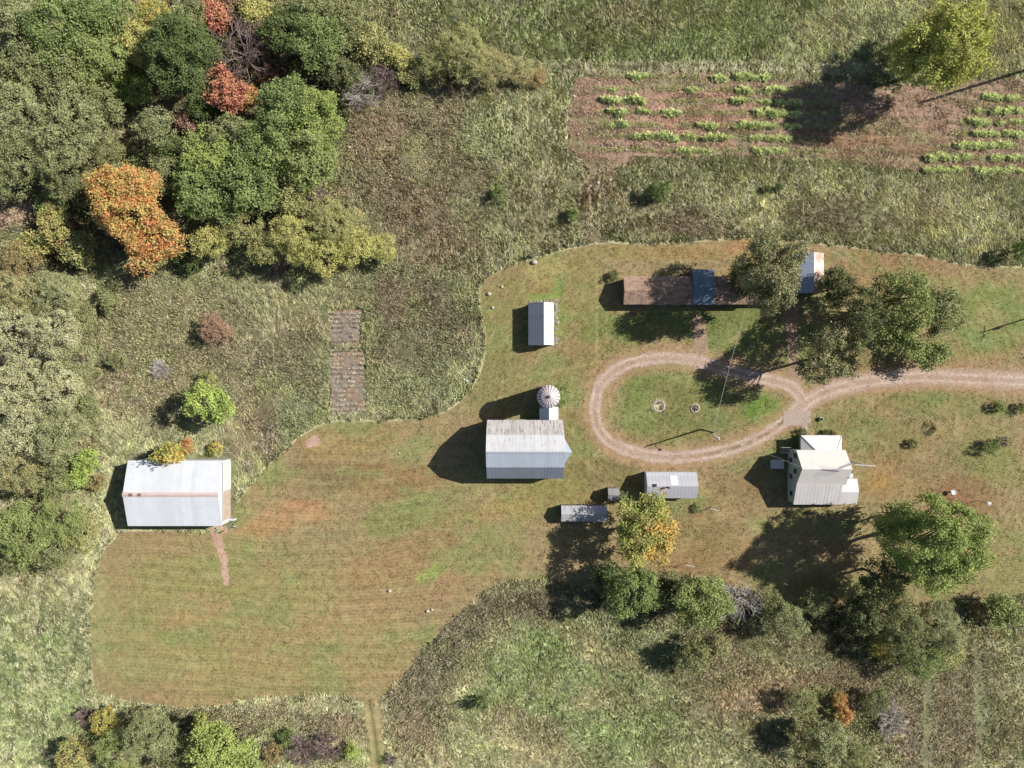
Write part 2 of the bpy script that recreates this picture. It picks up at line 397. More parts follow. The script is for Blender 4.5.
LAWNP = [
 (250,620,180,90,0,'#938a5c',1),(200,600,90,70,0,'#8d8a5a',.6),(120,640,24,50,0,'#8f9060',.6),(290,640,70,36,0,'#9a8460',.5),(395,600,70,26,-20,'#98805c',.55),(330,660,90,34,0,'#958a5c',.6),
 (290,515,52,14,-12,'#a6845c',.7),(300,505,26,9,0,'#a9835f',.5),(260,530,40,8,-8,'#a98a5c',.6),(345,470,60,22,0,'#897956',.85),(395,480,60,22,0,'#8c7550',.75),(330,480,40,16,0,'#7c7350',.5),
 (350,440,70,18,-5,'#948457',.8),(265,470,26,24,0,'#818652',.8),(400,520,50,20,-10,'#7f8450',.8),(395,560,60,20,-25,'#957c54',.6),(440,567,28,10,-35,'#7f9a4c',.85),(455,545,50,20,0,'#8d7c55',.6),
 (480,570,50,18,-20,'#928259',.6),(530,500,60,26,-10,'#87864f',.7),(500,510,60,12,-12,'#96874f',.5),(180,570,60,20,0,'#8d8b58',.6),(200,640,70,14,0,'#90885a',.5),(240,680,80,14,0,'#94895c',.5),
 (170,620,34,14,0,'#a08860',.5),(230,610,30,10,0,'#a48a64',.45),(150,670,40,14,0,'#8e9260',.5),(205,590,60,6,0,'#858a50',.4),(100,620,8,70,0,'#9aa06c',.4),
 (510,310,40,60,0,'#827f50',.9),(500,380,40,40,-50,'#777a4a',.7),(565,290,40,40,0,'#8a8050',.8),(548,272,24,14,0,'#a09860',.6),(560,310,10,30,0,'#6f8a45',.9),(540,298,16,5,0,'#6f8f45',.7),
 (590,330,30,60,0,'#877c50',.7),(570,370,34,20,0,'#857a50',.7),(640,330,70,22,0,'#6f7c45',.85),(640,350,40,10,0,'#827c4c',.6),(700,252,120,8,0,'#8f7e50',.9),(740,246,20,12,0,'#a58058',.6),(620,252,40,8,0,'#8d8450',.6),
 (890,262,80,14,5,'#8a7552',.9),(870,275,50,14,0,'#907c55',.7),(838,254,12,8,0,'#8a8d66',.7),(930,290,60,22,0,'#86804f',.6),(985,300,50,30,0,'#77854c',.95),(1000,335,60,22,0,'#74864a',.9),(960,350,40,12,0,'#84804e',.6),
 (940,366,60,8,0,'#8f7d55',.7),(740,330,50,40,0,'#64753c',.8),(800,350,20,30,0,'#66783e',.8),(860,362,40,14,0,'#7c7849',.7),
 (690,405,80,42,0,'#727a49',1),(640,400,26,34,0,'#6c8042',.7),(672,395,34,22,0,'#7c7c4b',.6),(770,410,24,22,-30,'#648238',.95),(640,425,30,16,0,'#747d48',.6),(700,440,60,10,0,'#7d784b',.7),(655,372,40,8,0,'#747c48',.5),
 (575,440,30,40,0,'#7d754b',.9),(600,470,50,16,0,'#706e44',.8),(560,490,40,16,0,'#7f7e4a',.6),(590,500,60,10,0,'#8a7d50',.5),(540,470,26,8,0,'#9a7a50',.7),
 (720,490,60,30,0,'#857552',.9),(700,540,50,40,0,'#84764f',.9),(740,470,50,12,0,'#7a7850',.6),(640,480,34,10,0,'#7f784c',.6),(690,560,40,20,0,'#8a7450',.6),
 (880,440,60,30,0,'#7f7a4f',.8),(850,420,50,16,0,'#737c4a',.7),(860,440,14,12,0,'#82905a',.5),(900,400,120,10,0,'#807b4c',.8),(950,410,60,12,0,'#727d4a',.6),(890,475,50,26,0,'#8f7850',.7),(880,480,14,14,0,'#a3854c',.5),
 (960,495,50,26,0,'#86704f',.9),(945,505,30,20,0,'#8a6c50',.7),(950,460,60,20,0,'#837b55',.7),(985,450,40,30,0,'#7f8050',.6),(1010,560,40,50,0,'#858455',.9),(991,530,5,5,0,'#b0b09a',.9),(960,540,30,30,0,'#8a7450',.5),
 (925,398,60,6,0,'#757f4b',.5),(870,398,8,6,0,'#989a6c',.6),(1000,470,40,20,0,'#80864f',.5),(800,520,60,14,0,'#8a8058',.6),(780,440,20,14,0,'#5f7a38',.7),
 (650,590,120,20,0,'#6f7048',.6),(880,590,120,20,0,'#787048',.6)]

def lawn_col(px, py):
    px = np.asarray(px, float); py = np.asarray(py, float)
    c = np.zeros(px.shape + (3,)) + np.array(lin('#91845f'))
    for i, (cx, cy, rx, ry, an, col, w) in enumerate(LAWNP):
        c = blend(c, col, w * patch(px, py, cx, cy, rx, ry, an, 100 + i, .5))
    n = fbm(px, py * 1.6, 44, 31, 5, .6); c = blend(c, '#7c8a54', .65 * sstep(.5, .7, n))
    n = fbm(px, py * 1.6, 36, 37, 5, .6); c = blend(c, '#a08464', .32 * sstep(.52, .72, n))
    n = fbm(px, py, 12, 33, 4, .7); c = blend(c, '#a8a070', .3 * sstep(.58, .75, n))
    # mower passes: fine lines along the field
    wl = np.clip(sstep(60, 160, px) * (1 - sstep(430, 620, px)) * sstep(410, 450, py), 0, 1)
    yy = py + 5 * np.sin(px / 70) + (fbm(px, py, 60, 41, 2) - .5) * 10
    st = .55 * np.sin(yy * 2 * math.pi / 3.4) + .45 * np.sin(yy * 2 * math.pi / 11.3 + 1)
    st = st * (.4 + 1.2 * fbm(px / 6, py, 14, 43, 3))
    c = c * (1 + .14 * wl * st)[..., None]
    # mower ring next to loop and along edge, faint arcs elsewhere
    rr = np.hypot(px - 690, (py - 408) * 1.25)
    st2 = np.sin(rr * 2 * math.pi / 6.5) * (.5 + fbm(px, py, 20, 47, 2))
    c = c * (1 + .05 * (1 - wl) * st2)[..., None]
    # worn lines
    for pts, w, hw in (([(597,256),(597,340),(596,372)], .5, .9), ([(606,255),(607,345)], .22, .8), ([(609,372),(611,430)], .4, .8), ([(500,382),(540,374),(600,362)], .25, 1.2),
                   ([(470,420),(500,398),(530,380)], .25, 1.5)):
        d = line_d(px, py, pts); c = blend(c, '#a0a06a', w * (1 - sstep(hw * .5, hw * 2.0, d)))
    d = np.abs(poly_sd(px, py, LAWN)); c = blend(c, '#bcb890', .85 * (1 - sstep(.7, 2.4, d)) * sstep(.35, .5, fbm(px, py, 40, 53, 2)) * (1 - sstep(380, 400, px) * sstep(575, 600, py)))
    d = line_d(px, py, [(370,700),(376,740),(383,800)]); c = blend(c, '#5f5f3c', .6 * (1 - sstep(.6, 1.8, d))); c = blend(c, '#b0ab78', .4 * np.exp(-((d - 5) / 2) ** 2))
    # soil showing beside the wheel tracks
    d = line_d(px, py, LOOP + DRIVE); c = blend(c, '#a08468', .55 * (1 - sstep(10, 19, d + 8 * (fbm(px, py, 10, 51, 3) - .5))))
    n = fbm(px, py, 3.4, 35, 3, .8)
    l = (c @ np.array([.3, .6, .1]))[..., None]; c = l + (c - l) * .97
    return c * (np.array([1.17, 1.11, 1.10])) * (.74 + .60 * n)[..., None]

# ---- one ground sheet out to the horizon
def axis(lo, hi, step):
    a = list(np.arange(lo, hi + .1, step)); s = step; x = a[-1]; out = []
    while x < 24000: s *= 1.35; x += s; out.append(x)
    pre = []; s = step; x = a[0]
    while x > -24000: s *= 1.35; x -= s; pre.append(x)
    return np.array(pre[::-1] + a + out)
gx = axis(-60, 1084, 2.0); gy = axis(-60, 828, 2.0)
PX, PY = np.meshgrid(gx, gy)
sdL = np.maximum(poly_sd(PX, PY, LAWN), poly_sd(PX, PY, STRIP))
sdC = poly_sd(PX, PY, CROP); sdP = np.maximum(poly_sd(PX, PY, [(330,310),(361,310),(361,345),(330,345)]), poly_sd(PX, PY, [(331,350),(364,350),(366,414),(330,415)])) - 1
flat = np.maximum(np.maximum(sdL, sdC), sdP)
near = ((PX > -400) & (PX < 1424) & (PY > -400) & (PY < 1168))
Z = np.where(flat > -1.5, -.04, (fbm(PX, PY, 9, 11, 3) - .5) * .5 * sstep(-1.5, -8, flat) ) * near
Z = np.where(np.maximum(sdC, sdP) > -1.5, -.3, Z); Z = np.where(near, Z, 0)
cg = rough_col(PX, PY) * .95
fw = sstep(0, 150, np.maximum(np.maximum(-60 - PX, PX - 1084), np.maximum(-60 - PY, PY - 828)))[..., None]
cg = cg * (1 - fw) + np.array(lin('#7c8258')) * fw
nx, ny = len(gx), len(gy)
V = np.stack([(PX - 512) * S, (384 - PY) * S, Z], -1).reshape(-1, 3)
idx = np.arange(nx * ny).reshape(ny, nx)
F = np.stack([idx[1:, :-1], idx[1:, 1:], idx[:-1, 1:], idx[:-1, :-1]], -1).reshape(-1, 4)
MG = ground_mat('meadow_soil', .4, 4, .5)
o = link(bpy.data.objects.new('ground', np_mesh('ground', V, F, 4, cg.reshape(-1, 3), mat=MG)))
tag(o, kind='structure')

def sheet(name, box, step, keep, colf, z, mat, kind='structure', zf=None, label=None, cat=None):
    x = np.arange(box[0], box[1] + .01, step); y = np.arange(box[2], box[3] + .01, step)
    CX, CY = np.meshgrid(x[:-1] + step / 2, y[:-1] + step / 2)
    k = keep(CX, CY)
    X, Y = np.meshgrid(x, y); ii = np.arange(X.size).reshape(X.shape)
    F = np.stack([ii[1:, :-1], ii[1:, 1:], ii[:-1, 1:], ii[:-1, :-1]], -1)[k]
    u, inv = np.unique(F, return_inverse=True); F = inv.reshape(-1, 4)
    X = X.ravel()[u]; Y = Y.ravel()[u]
    Zz = np.full(X.shape, z) if zf is None else z + zf(X, Y)
    V = np.stack([(X - 512) * S, (384 - Y) * S, Zz], -1)
    o = link(bpy.data.objects.new(name, np_mesh(name, V, F, 4, colf(X, Y), mat=mat)))
    tag(o, label, cat, None, kind); return o

ML = ground_mat('lawn_turf', .30, 4.2, .5)
sheet('lawn', (80, 1180, 230, 860), 1.0, lambda x, y: (np.maximum(poly_sd(x, y, LAWN), poly_sd(x, y, STRIP)) + (fbm(x, y, 9, 61, 4, .7) - .5) * 6 > 0), lawn_col, .004, ML)

def drive_col(px, py):
    c = np.zeros(px.shape + (3,)) + np.array(lin('#b69f8d'))
    n = fbm(px, py, 11, 71, 4, .6); c = blend(c, '#aa8c78', .7 * sstep(.48, .7, n))
    d = np.minimum(line_d(px, py, LOOP), line_d(px, py, DRIVE))
    w = fbm(px, py, 16, 72, 3) * 1.6
    c = blend(c, '#cfbaac', .7 * np.exp(-((d - 3.6) / 1.5) ** 2) * np.clip(w, 0, 1))
    gm = np.exp(-(d / 1.8) ** 2)
    far = sstep(690, 740, px) * (py > 412) * (px < 800)
    c = blend(c, '#7f7a55', gm * (.12 + .85 * far) * sstep(.3, .5, fbm(px, py, 8, 75, 3)))
    c = blend(c, '#a48a6e', .55 * sstep(5.5, 9, d))
    return c * (.68 + .64 * fbm(px, py, 1.9, 77, 3, .8))[..., None]
MD = ground_mat('gravel', .36, 4, .5)
def drive_keep(x, y):
    w = (fbm(x, y, 7, 79, 4, .7) - .5) * 1.3
    return (np.minimum(line_d(x, y, LOOP) - 6.5, line_d(x, y, DRIVE) - 9.6) + w * 5 < 0)
sheet('gravel_driveway', (560, 1180, 340, 480), .7, drive_keep, drive_col, .02, MD)
PATHS = [([(699,323),(700,336),(701,349)], 7.0, 'gravel_path'), ([(793,296),(791,320),(793,350),(796,386)], 6.0, 'gravel_path')]
for pts, w, nm in PATHS:
    xs = [p[0] for p in pts]; ys = [p[1] for p in pts]
    sheet(nm, (min(xs)-14, max(xs)+14, min(ys)-6, max(ys)+8), .7,
          lambda x, y, pts=pts, w=w: line_d(x, y, pts) - w + (fbm(x, y, 5, 81, 3) - .5) * 5 < 0,
          lambda x, y: drive_col(x, y) * .92, .012, MD)
def dirt_col(px, py):
    c = np.zeros(px.shape + (3,)) + np.array(lin('#bd9c86'))
    c = blend(c, '#c9ac98', .7 * sstep(.5, .7, fbm(px, py, 8, 83, 3)))
    return c * (.75 + .5 * fbm(px, py, 2.5, 85, 2))[..., None]
sheet('dirt_path', (195, 250, 520, 600), .7,
      lambda x, y: np.minimum(line_d(x, y, [(212,529),(218,542),(224,560),(226,582)]) - 3.9, line_d(x, y, [(213,529),(226,530)]) - 2.5) + (fbm(x, y, 7, 87, 4, .7) - .5) * 6 < 0, dirt_col, .012, MD)
sheet('bare_earth', (296, 330, 428, 458), .7, lambda x, y: np.hypot((x - 313) / 9, (y - 442) / 6.5) + (fbm(x, y, 6, 89, 3) - .5) * 1.1 < .9, dirt_col, .012, MD)

RYL = (76.5, 89.5, 101, 112.5, 125, 137, 150); RYR = (94, 107, 118.5, 130, 142, 154, 167)
def rowness(x, y):
    x = np.asarray(x, float); y = np.asarray(y, float)
    yl = y - .01 * (x - 700)
    dl = np.min([np.abs(yl - r) for r in RYL], 0); dr = np.min([np.abs(yl + 1 - r - 2) for r in RYR], 0)
    a = np.exp(-(dl / 1.9) ** 2) * (x > 598) * (x < 835); b = np.exp(-(dr / 1.9) ** 2) * (x > 915 + (176 - y) * .8)
    return np.maximum(a, b)
def crop_col(px, py):
    c = np.zeros(px.shape + (3,)) + np.array(lin('#a58a78'))
    c = blend(c, '#ba9080', .8 * patch(px, py, 700, 115, 60, 34, 0, 201)); c = blend(c, '#a88470', .7 * patch(px, py, 720, 112, 40, 10, 0, 207))
    c = blend(c, '#856b5a', .8 * patch(px, py, 585, 140, 26, 40, 0, 202)); c = blend(c, '#957658', .7 * patch(px, py, 870, 140, 80, 24, 0, 203))
    c = blend(c, '#987c66', .6 * patch(px, py, 590, 100, 20, 26, 0, 205)); c = blend(c, '#8a7a5e', .6 * patch(px, py, 700, 84, 90, 8, 0, 204))
    n = fbm(px, py * 3, 22, 91, 4); c = blend(c, '#8f8a68', .75 * sstep(.46, .64, n))
    row = np.sin((py + .02 * (px - 700)) * 2 * math.pi / 11.5); c = c * (1 + .08 * row)[..., None]
    c = blend(c, '#7f8254', .8 * np.exp(-((py - 160) / 3.2) ** 2) * sstep(660, 700, px) * (1 - sstep(860, 900, px)))
    return c * (.62 + .76 * fbm(px, py, 3.0, 93, 3, .8))[..., None]
MC = ground_mat('red_soil', .4, 5, .8)
sheet('crop_field_soil', (560, 1180, 64, 190), 1.0, lambda x, y: poly_sd(x, y, CROP) + (fbm(x, y, 12, 95, 4, .75) - .5) * 22 > 2, crop_col, -.01, MC,
      zf=lambda x, y: .05 * np.sin(y * 2 * math.pi / 5.7) + (fbm(x, y, 4, 97, 2) - .5) * .16)
BEDS = [[(330,310),(361,310),(361,345),(330,345)], [(331,350),(364,350),(366,414),(330,415)]]
def bed_sd(x, y): return np.maximum(poly_sd(x, y, BEDS[0]), poly_sd(x, y, BEDS[1]))
def plot_col(px, py):
    c = np.zeros(px.shape + (3,)) + np.array(lin('#94887a'))
    c = blend(c, '#a3856c', .6 * sstep(.5, .7, fbm(px, py, 12, 99, 3)))
    return c * (.5 + 1.0 * fbm(px, py, 2.5, 101, 3, .8))[..., None]
sheet('garden_soil', (320, 374, 300, 424), .8, lambda x, y: bed_sd(x, y) + (fbm(x, y, 8, 103, 4, .7) - .5) * 7 > 0, plot_col, -.01, MC,
      zf=lambda x, y: .04 * np.sin(y * 2 * math.pi / 6) + (fbm(x, y, 3, 105, 2) - .5) * .14)
# concrete pad in front of the house and its walk
mc = plain('concrete', '#b3a093', .9, .2, .12, 2)
b = MB(); x0, y1 = g(783, 411); x1, y0 = g(811, 425.5); b.box(x0, x1, y0, y1, -.1, .06)
tag(b.build('concrete_pad', mc), kind='structure')
b = MB(); x0, y1 = g(800.5, 425.7); x1, y0 = g(808, 436); b.box(x0, x1, y0, y1, -.1, .045)
tag(b.build('concrete_walk', mc), kind='structure')

# ------------------------------------------------------------------ grasses and weeds (nobody could count them)
MBL = blade_mat('grass_blades')
rs = np.random.RandomState(11)
def blades(name, label, box, n, keep, colf, lodge=.5, L=(.4, .9), Wd=(.05, .1), hgt=(.25, .6), per=9, ang0=0, swirl=60, spread=.3, bright=1.0, kind='stuff', cvar=.28, straw=.10, turn=4.5, streak=0):
    """tufts of long leaves; lodge 0 = upright rosettes, 1 = laid flat along a common direction"""
    cx = rs.uniform(box[0], box[1], n); cy = rs.uniform(box[2], box[3], n)
    k = keep(cx, cy); cx = cx[k]; cy = cy[k]; m = len(cx)
    a = math.radians(ang0) + (fbm(cx, cy, swirl, 111, 3) - .5) * turn + (rs.rand(m) - .5) * .8
    hs = .6 + .8 * fbm(cx, cy, 12, 113, 3)
    col = colf(cx, cy) * (bright * (1 + (rs.rand(m, 1) - .5) * 2 * cvar))
    if streak:
        c_, s_ = math.cos(math.radians(ang0)), math.sin(math.radians(ang0))
        wx = cx + (fbm(cx, cy, 50, 117, 2) - .5) * 40; wy = cy + (fbm(cx, cy, 50, 119, 2) - .5) * 40
        u_ = wx * c_ - wy * s_; v_ = wx * s_ + wy * c_
        sn = .5 * vnoise(u_ / 9, v_ / 2.2, 3) + .3 * vnoise(u_ / 5, v_ / 1.3, 8) + .2 * vnoise(u_ / 24, v_ / 6, 5)
        col = col * (1 + streak * (sn - .5) * 2)[:, None]; hs = hs * (.5 + sn)
    # a few straw and green tufts
    u = rs.rand(m); strc = np.array(lin('#c6bea2')) * bright * .8; gr = np.array(lin('#86945f')) * bright * .8
    col = np.where((u < straw)[:, None], col * .45 + strc * .55, col); col = np.where((u > .92)[:, None], col * .5 + gr * .5, col)
    t = np.repeat(np.arange(m), per); M = len(t)
    bx = (cx[t] - 512) * S + rs.normal(0, spread, M) * .5; by = (384 - cy[t]) * S + rs.normal(0, spread, M) * .5
    aa = a[t] * 1.0 + rs.normal(0, 1, M) * (1.9 * (1 - lodge) + .22)
    if lodge < .35: aa = rs.rand(M) * 6.283
    ln = rs.uniform(L[0], L[1], M) * hs[t]; h = rs.uniform(hgt[0], hgt[1], M) * hs[t]
    w = rs.uniform(Wd[0], Wd[1], M)
    dx = np.cos(aa); dy = np.sin(aa)
    z0 = rs.uniform(-.05, .12, M)
    p0 = np.stack([bx - dy * w, by + dx * w, z0], -1); p1 = np.stack([bx + dy * w, by - dx * w, z0], -1)
    mid = np.stack([bx + dx * ln * .55 - dy * w * .8, by + dy * ln * .55 + dx * w * .8, z0 + h], -1)
    tip = np.stack([bx + dx * ln, by + dy * ln, z0 + h * (.95 - .5 * lodge)], -1)
    V = np.stack([p0, p1, tip, mid], 1).reshape(-1, 3)
    F = np.arange(4 * M).reshape(-1, 4)
    c = col[t] * (1 + (rs.rand(M, 1) - .5) * .35)
    C = np.repeat(c, 4, 0)
    o = link(bpy.data.objects.new(name, np_mesh(name, V, F, 4, C, mat=MBL)))
    tag(o, label, 'grass' if 'grass' in name else 'weeds', None, kind)
    return o

def free(x, y, m=0.0):
    return ((fbm(x, y, 9, 61, 4, .7) - .5) * 6 + np.maximum(np.maximum(poly_sd(x, y, LAWN), poly_sd(x, y, STRIP)), np.maximum(bed_sd(x, y), poly_sd(x, y, CROP))) < m) & \
           ~((x > 126) & (x < 236) & (y > 456) & (y < 531))
def offtrack(x, y):
    d = np.full(np.shape(x), 9.0)
    for p, w in TRACKS: d = np.minimum(d, line_d(x, y, p) / (w * 1.9))
    return (d > 1) | (rs.rand(len(x)) < .12)
def weedy(x, y):
    """1 where broad-leaved weeds stand, 0 where lodged grass lies"""
    w = np.zeros(np.shape(x))
    for q in ((170,350,100,90),(400,330,80,90),(290,380,60,80),(455,645,80,40,-42),(420,700,40,60),(440,170,90,80),(700,222,50,20),(850,215,50,22),(230,722,130,22),(380,120,50,50),(700,650,90,40),(850,690,60,50),(950,700,60,70),(60,230,80,60),(520,605,60,16)):
        w = np.maximum(w, patch(x, y, q[0], q[1], q[2], q[3], q[4] if len(q) > 4 else 0, int(q[0]) % 17))
    return w
BX = (-50, 1074, -45, 813)
dens = 1.0
blades('tall_grass', 'pale lodged grass lying in swirls across the unmown meadows', BX, int(270000 * dens),
       lambda x, y: free(x, y, .6) & offtrack(x, y) & (weedy(x, y) + (rs.rand(len(x)) - .5) * .8 < .5), rough_col, lodge=.8, L=(.35, .9), Wd=(.02, .042), hgt=(.03, .22), per=8, ang0=128, turn=2.4, streak=.9, swirl=40, spread=.34, bright=2.45, straw=.22, cvar=.28)
blades('weeds', 'brown and green broad-leaved weeds filling the overgrown patches', BX, int(300000 * dens),
       lambda x, y: free(x, y, -1.0) & offtrack(x, y) & (weedy(x, y) + (rs.rand(len(x)) - .5) * .8 > .4), rough_col, lodge=0, L=(.12, .34), Wd=(.03, .065), hgt=(.05, .38), per=7, spread=.32, cvar=.40, bright=2.4, straw=.16)
blades('edge_grass', 'fringe of longer grass left standing along the mown edges', (60, 1084, 225, 720), 90000,
       lambda x, y: (np.abs(poly_sd(x, y, LAWN) + (fbm(x, y, 9, 61, 4, .7) - .5) * 6 + .6) < 1.3) & (rs.rand(len(x)) < .25 + sstep(.4, .6, fbm(x, y, 24, 63, 3))) & ~((x > 126) & (x < 236) & (y > 456) & (y < 531)), lambda x, y: blend(rough_col(x, y), '#a8a882', np.full(x.shape, .45)), bright=1.6, lodge=.3, L=(.2, .5), Wd=(.03, .06), hgt=(.2, .5), per=6, spread=.3)
blades('field_weeds', 'sparse dry weeds scattered over the reddish crop soil', (560, 1074, 66, 186), 42000,
       lambda x, y: (poly_sd(x, y, CROP) > 0) & (rs.rand(len(x)) < .10 + .5 * sstep(.45, .7, fbm(x, y * 2.5, 14, 131, 4)) + .8 * rowness(x, y) * sstep(.36, .55, fbm(x, y * 2, 9, 135, 3))), lambda x, y: blend(blend(crop_col(x, y), '#b8a488', np.full(x.shape, .5)), '#b0b47c', .9 * rowness(x, y)),
       lodge=0, L=(.15, .4), Wd=(.03, .06), hgt=(.05, .22), per=7, spread=.4, bright=1.9)
def lawn_tuft(x, y):
    return blend(lawn_col(x, y), '#b4ae7c', np.full(x.shape, .18))
blades('lawn_grass', 'short mown grass with coarse tufts over the lawns', (85, 1074, 238, 712), 70000,
       lambda x, y: (poly_sd(x, y, LAWN) > 2) & (line_d(x, y, LOOP) > 10) & (line_d(x, y, DRIVE) > 11) & (line_d(x, y, PATHS[0][0]) > 8) & (line_d(x, y, PATHS[1][0]) > 7) & (line_d(x, y, [(215,530),(220,548),(224,582)]) > 6) & (np.hypot((x-313)/11,(y-442)/8) > 1) & ~((x > 126) & (x < 236) & (y > 456) & (y < 531)), lawn_tuft, lodge=0, L=(.08, .22), Wd=(.03, .06), hgt=(.03, .09), per=4, spread=.35, cvar=.14)
blades('dry_stalks', 'pale dead stalks in rows on the small garden plot', (326, 366, 306, 420), 8000,
       lambda x, y: (bed_sd(x, y) > 0) & ((np.sin(y * 2 * math.pi / 4.6 + 2 * fbm(x, y, 30, 145, 2)) > .35) & (fbm(x, y, 6, 143, 3) > .47)), lambda x, y: np.zeros(x.shape + (3,)) + np.array(lin('#d8ccb4')) * (.9 + 1.1 * fbm(x, y, 10, 141, 3))[:, None],
       lodge=0, L=(.1, .35), Wd=(.015, .035), hgt=(.05, .2), per=4, spread=.12)
# ------------------------------------------------------------------ buildings
def G2(px0, py0, px1, py1, h):
    """world x0,x1,y0,y1 of a roof outline seen at height h"""
    x0, y1 = g(px0, py0, h); x1, y0 = g(px1, py1, h); return x0, x1, y0, y1

M_white = plain('white_paint', '#e2e2e0', .7, .3, .05, 2)
M_siding = plain('pale_green_siding', '#c3cdc2', .75, .3, .06, 1.5)
M_old = plain('weathered_boards', '#8a8078', .9, .2, .25, 2.5)
M_barn = plain('grey_barn_boards', '#9a9690', .9, .2, .2, 2)
M_stone = plain('field_stone', '#a8a094', .95, .2, .25, 1.5)
M_dark = plain('dark_opening', '#26262a', .9, .2, .2, 2)
M_wood = plain('old_timber', '#80705e', .9, .2, .25, 4)
M_pole = plain('pole_timber', '#6f6258', .9, .2, .2, 5)
M_steel = plain('galvanised_steel', '#b9bcc0', .45, .5, .1, 4)
M_alu = plain('aluminium', '#e6e6e8', .4, .5, .05, 4)
M_trim = plain('trim_paint', '#dcdcda', .7, .3, .05, 3)
m_, nt_, b_ = newmat('window_glass', .08, .5); b_.inputs['Base Color'].default_value = (.03, .035, .04, 1); M_glass = m_
M_darkpaint = plain('dark_paint', '#3a3836', .6, .3, .1, 3)
M_pst = plain('pale_stone', '#c8beae', .95, .2, .2, 3)
M_rust = plain('rusty_iron', '#8a5c48', .85, .2, .3, 5)

def ribs(mb, a, b, c, d, n, w=.03, h=.012):
    """n standing ribs running from edge ab (eave) to edge dc (ridge)"""
    a, b, c, d = map(Vector, (a, b, c, d)); nn = (b - a).cross(d - a).normalized()
    e = (b - a).normalized() * w / 2
    for i in range(n):
        t = (i + .5) / n
        p = a.lerp(b, t) + nn * h; q = d.lerp(c, t) + nn * h
        mb.slab(p - e, p + e, q + e, q - e, h)

def window_on(root, off, cx, cy, cz, w, h, face, label=None, door=False, mat=None):
    """a framed window (or door) standing proud of a wall; face is the outward axis: '-x', '+x', '-y', '+y'"""
    ax = 0 if 'x' in face else 1; s = 1 if face[0] == '+' else -1
    def bx(mb, u0, u1, z0, z1, d0, d1):
        d0, d1 = sorted((s * d0, s * d1))
        if ax == 0: mb.box(cx + d0, cx + d1, cy + u0, cy + u1, cz + z0, cz + z1)
        else: mb.box(cx + u0, cx + u1, cy + d0, cy + d1, cz + z0, cz + z1)
    if door:
        mb = MB(); bx(mb, -w/2, w/2, 0, h, -.02, .05)
        for k in range(1, int(w / .6)): bx(mb, -w/2 + k*w/int(w/.6) - .03, -w/2 + k*w/int(w/.6) + .03, .05, h - .05, .05, .065)
        dd = mb.build('door', mat or M_white, root, off)
        mb = MB(); bx(mb, w/2 - .16, w/2 - .1, .9, 1.1, .05, .1); mb.build('handle', M_darkpaint, dd, off)
        return dd
    mb = MB(); t = .09
    bx(mb, -w/2 - t, w/2 + t, h, h + t, -.02, .06); bx(mb, -w/2 - t, -w/2, 0, h, -.02, .06); bx(mb, w/2, w/2 + t, 0, h, -.02, .06)
    bx(mb, -w/2, w/2, h/2 - .02, h/2 + .02, 0, .05)
    fr = MB(); 
    wd = mb.build('window', M_trim, root, off)
    mb = MB(); bx(mb, -w/2, w/2, .002, h - .002, -.02, .02); mb.build('pane', M_glass, wd, off)
    mb = MB(); bx(mb, -w/2 - .12, w/2 + .12, -.07, -.002, -.02, .12); mb.build('sill', M_trim, wd, off)
    return wd

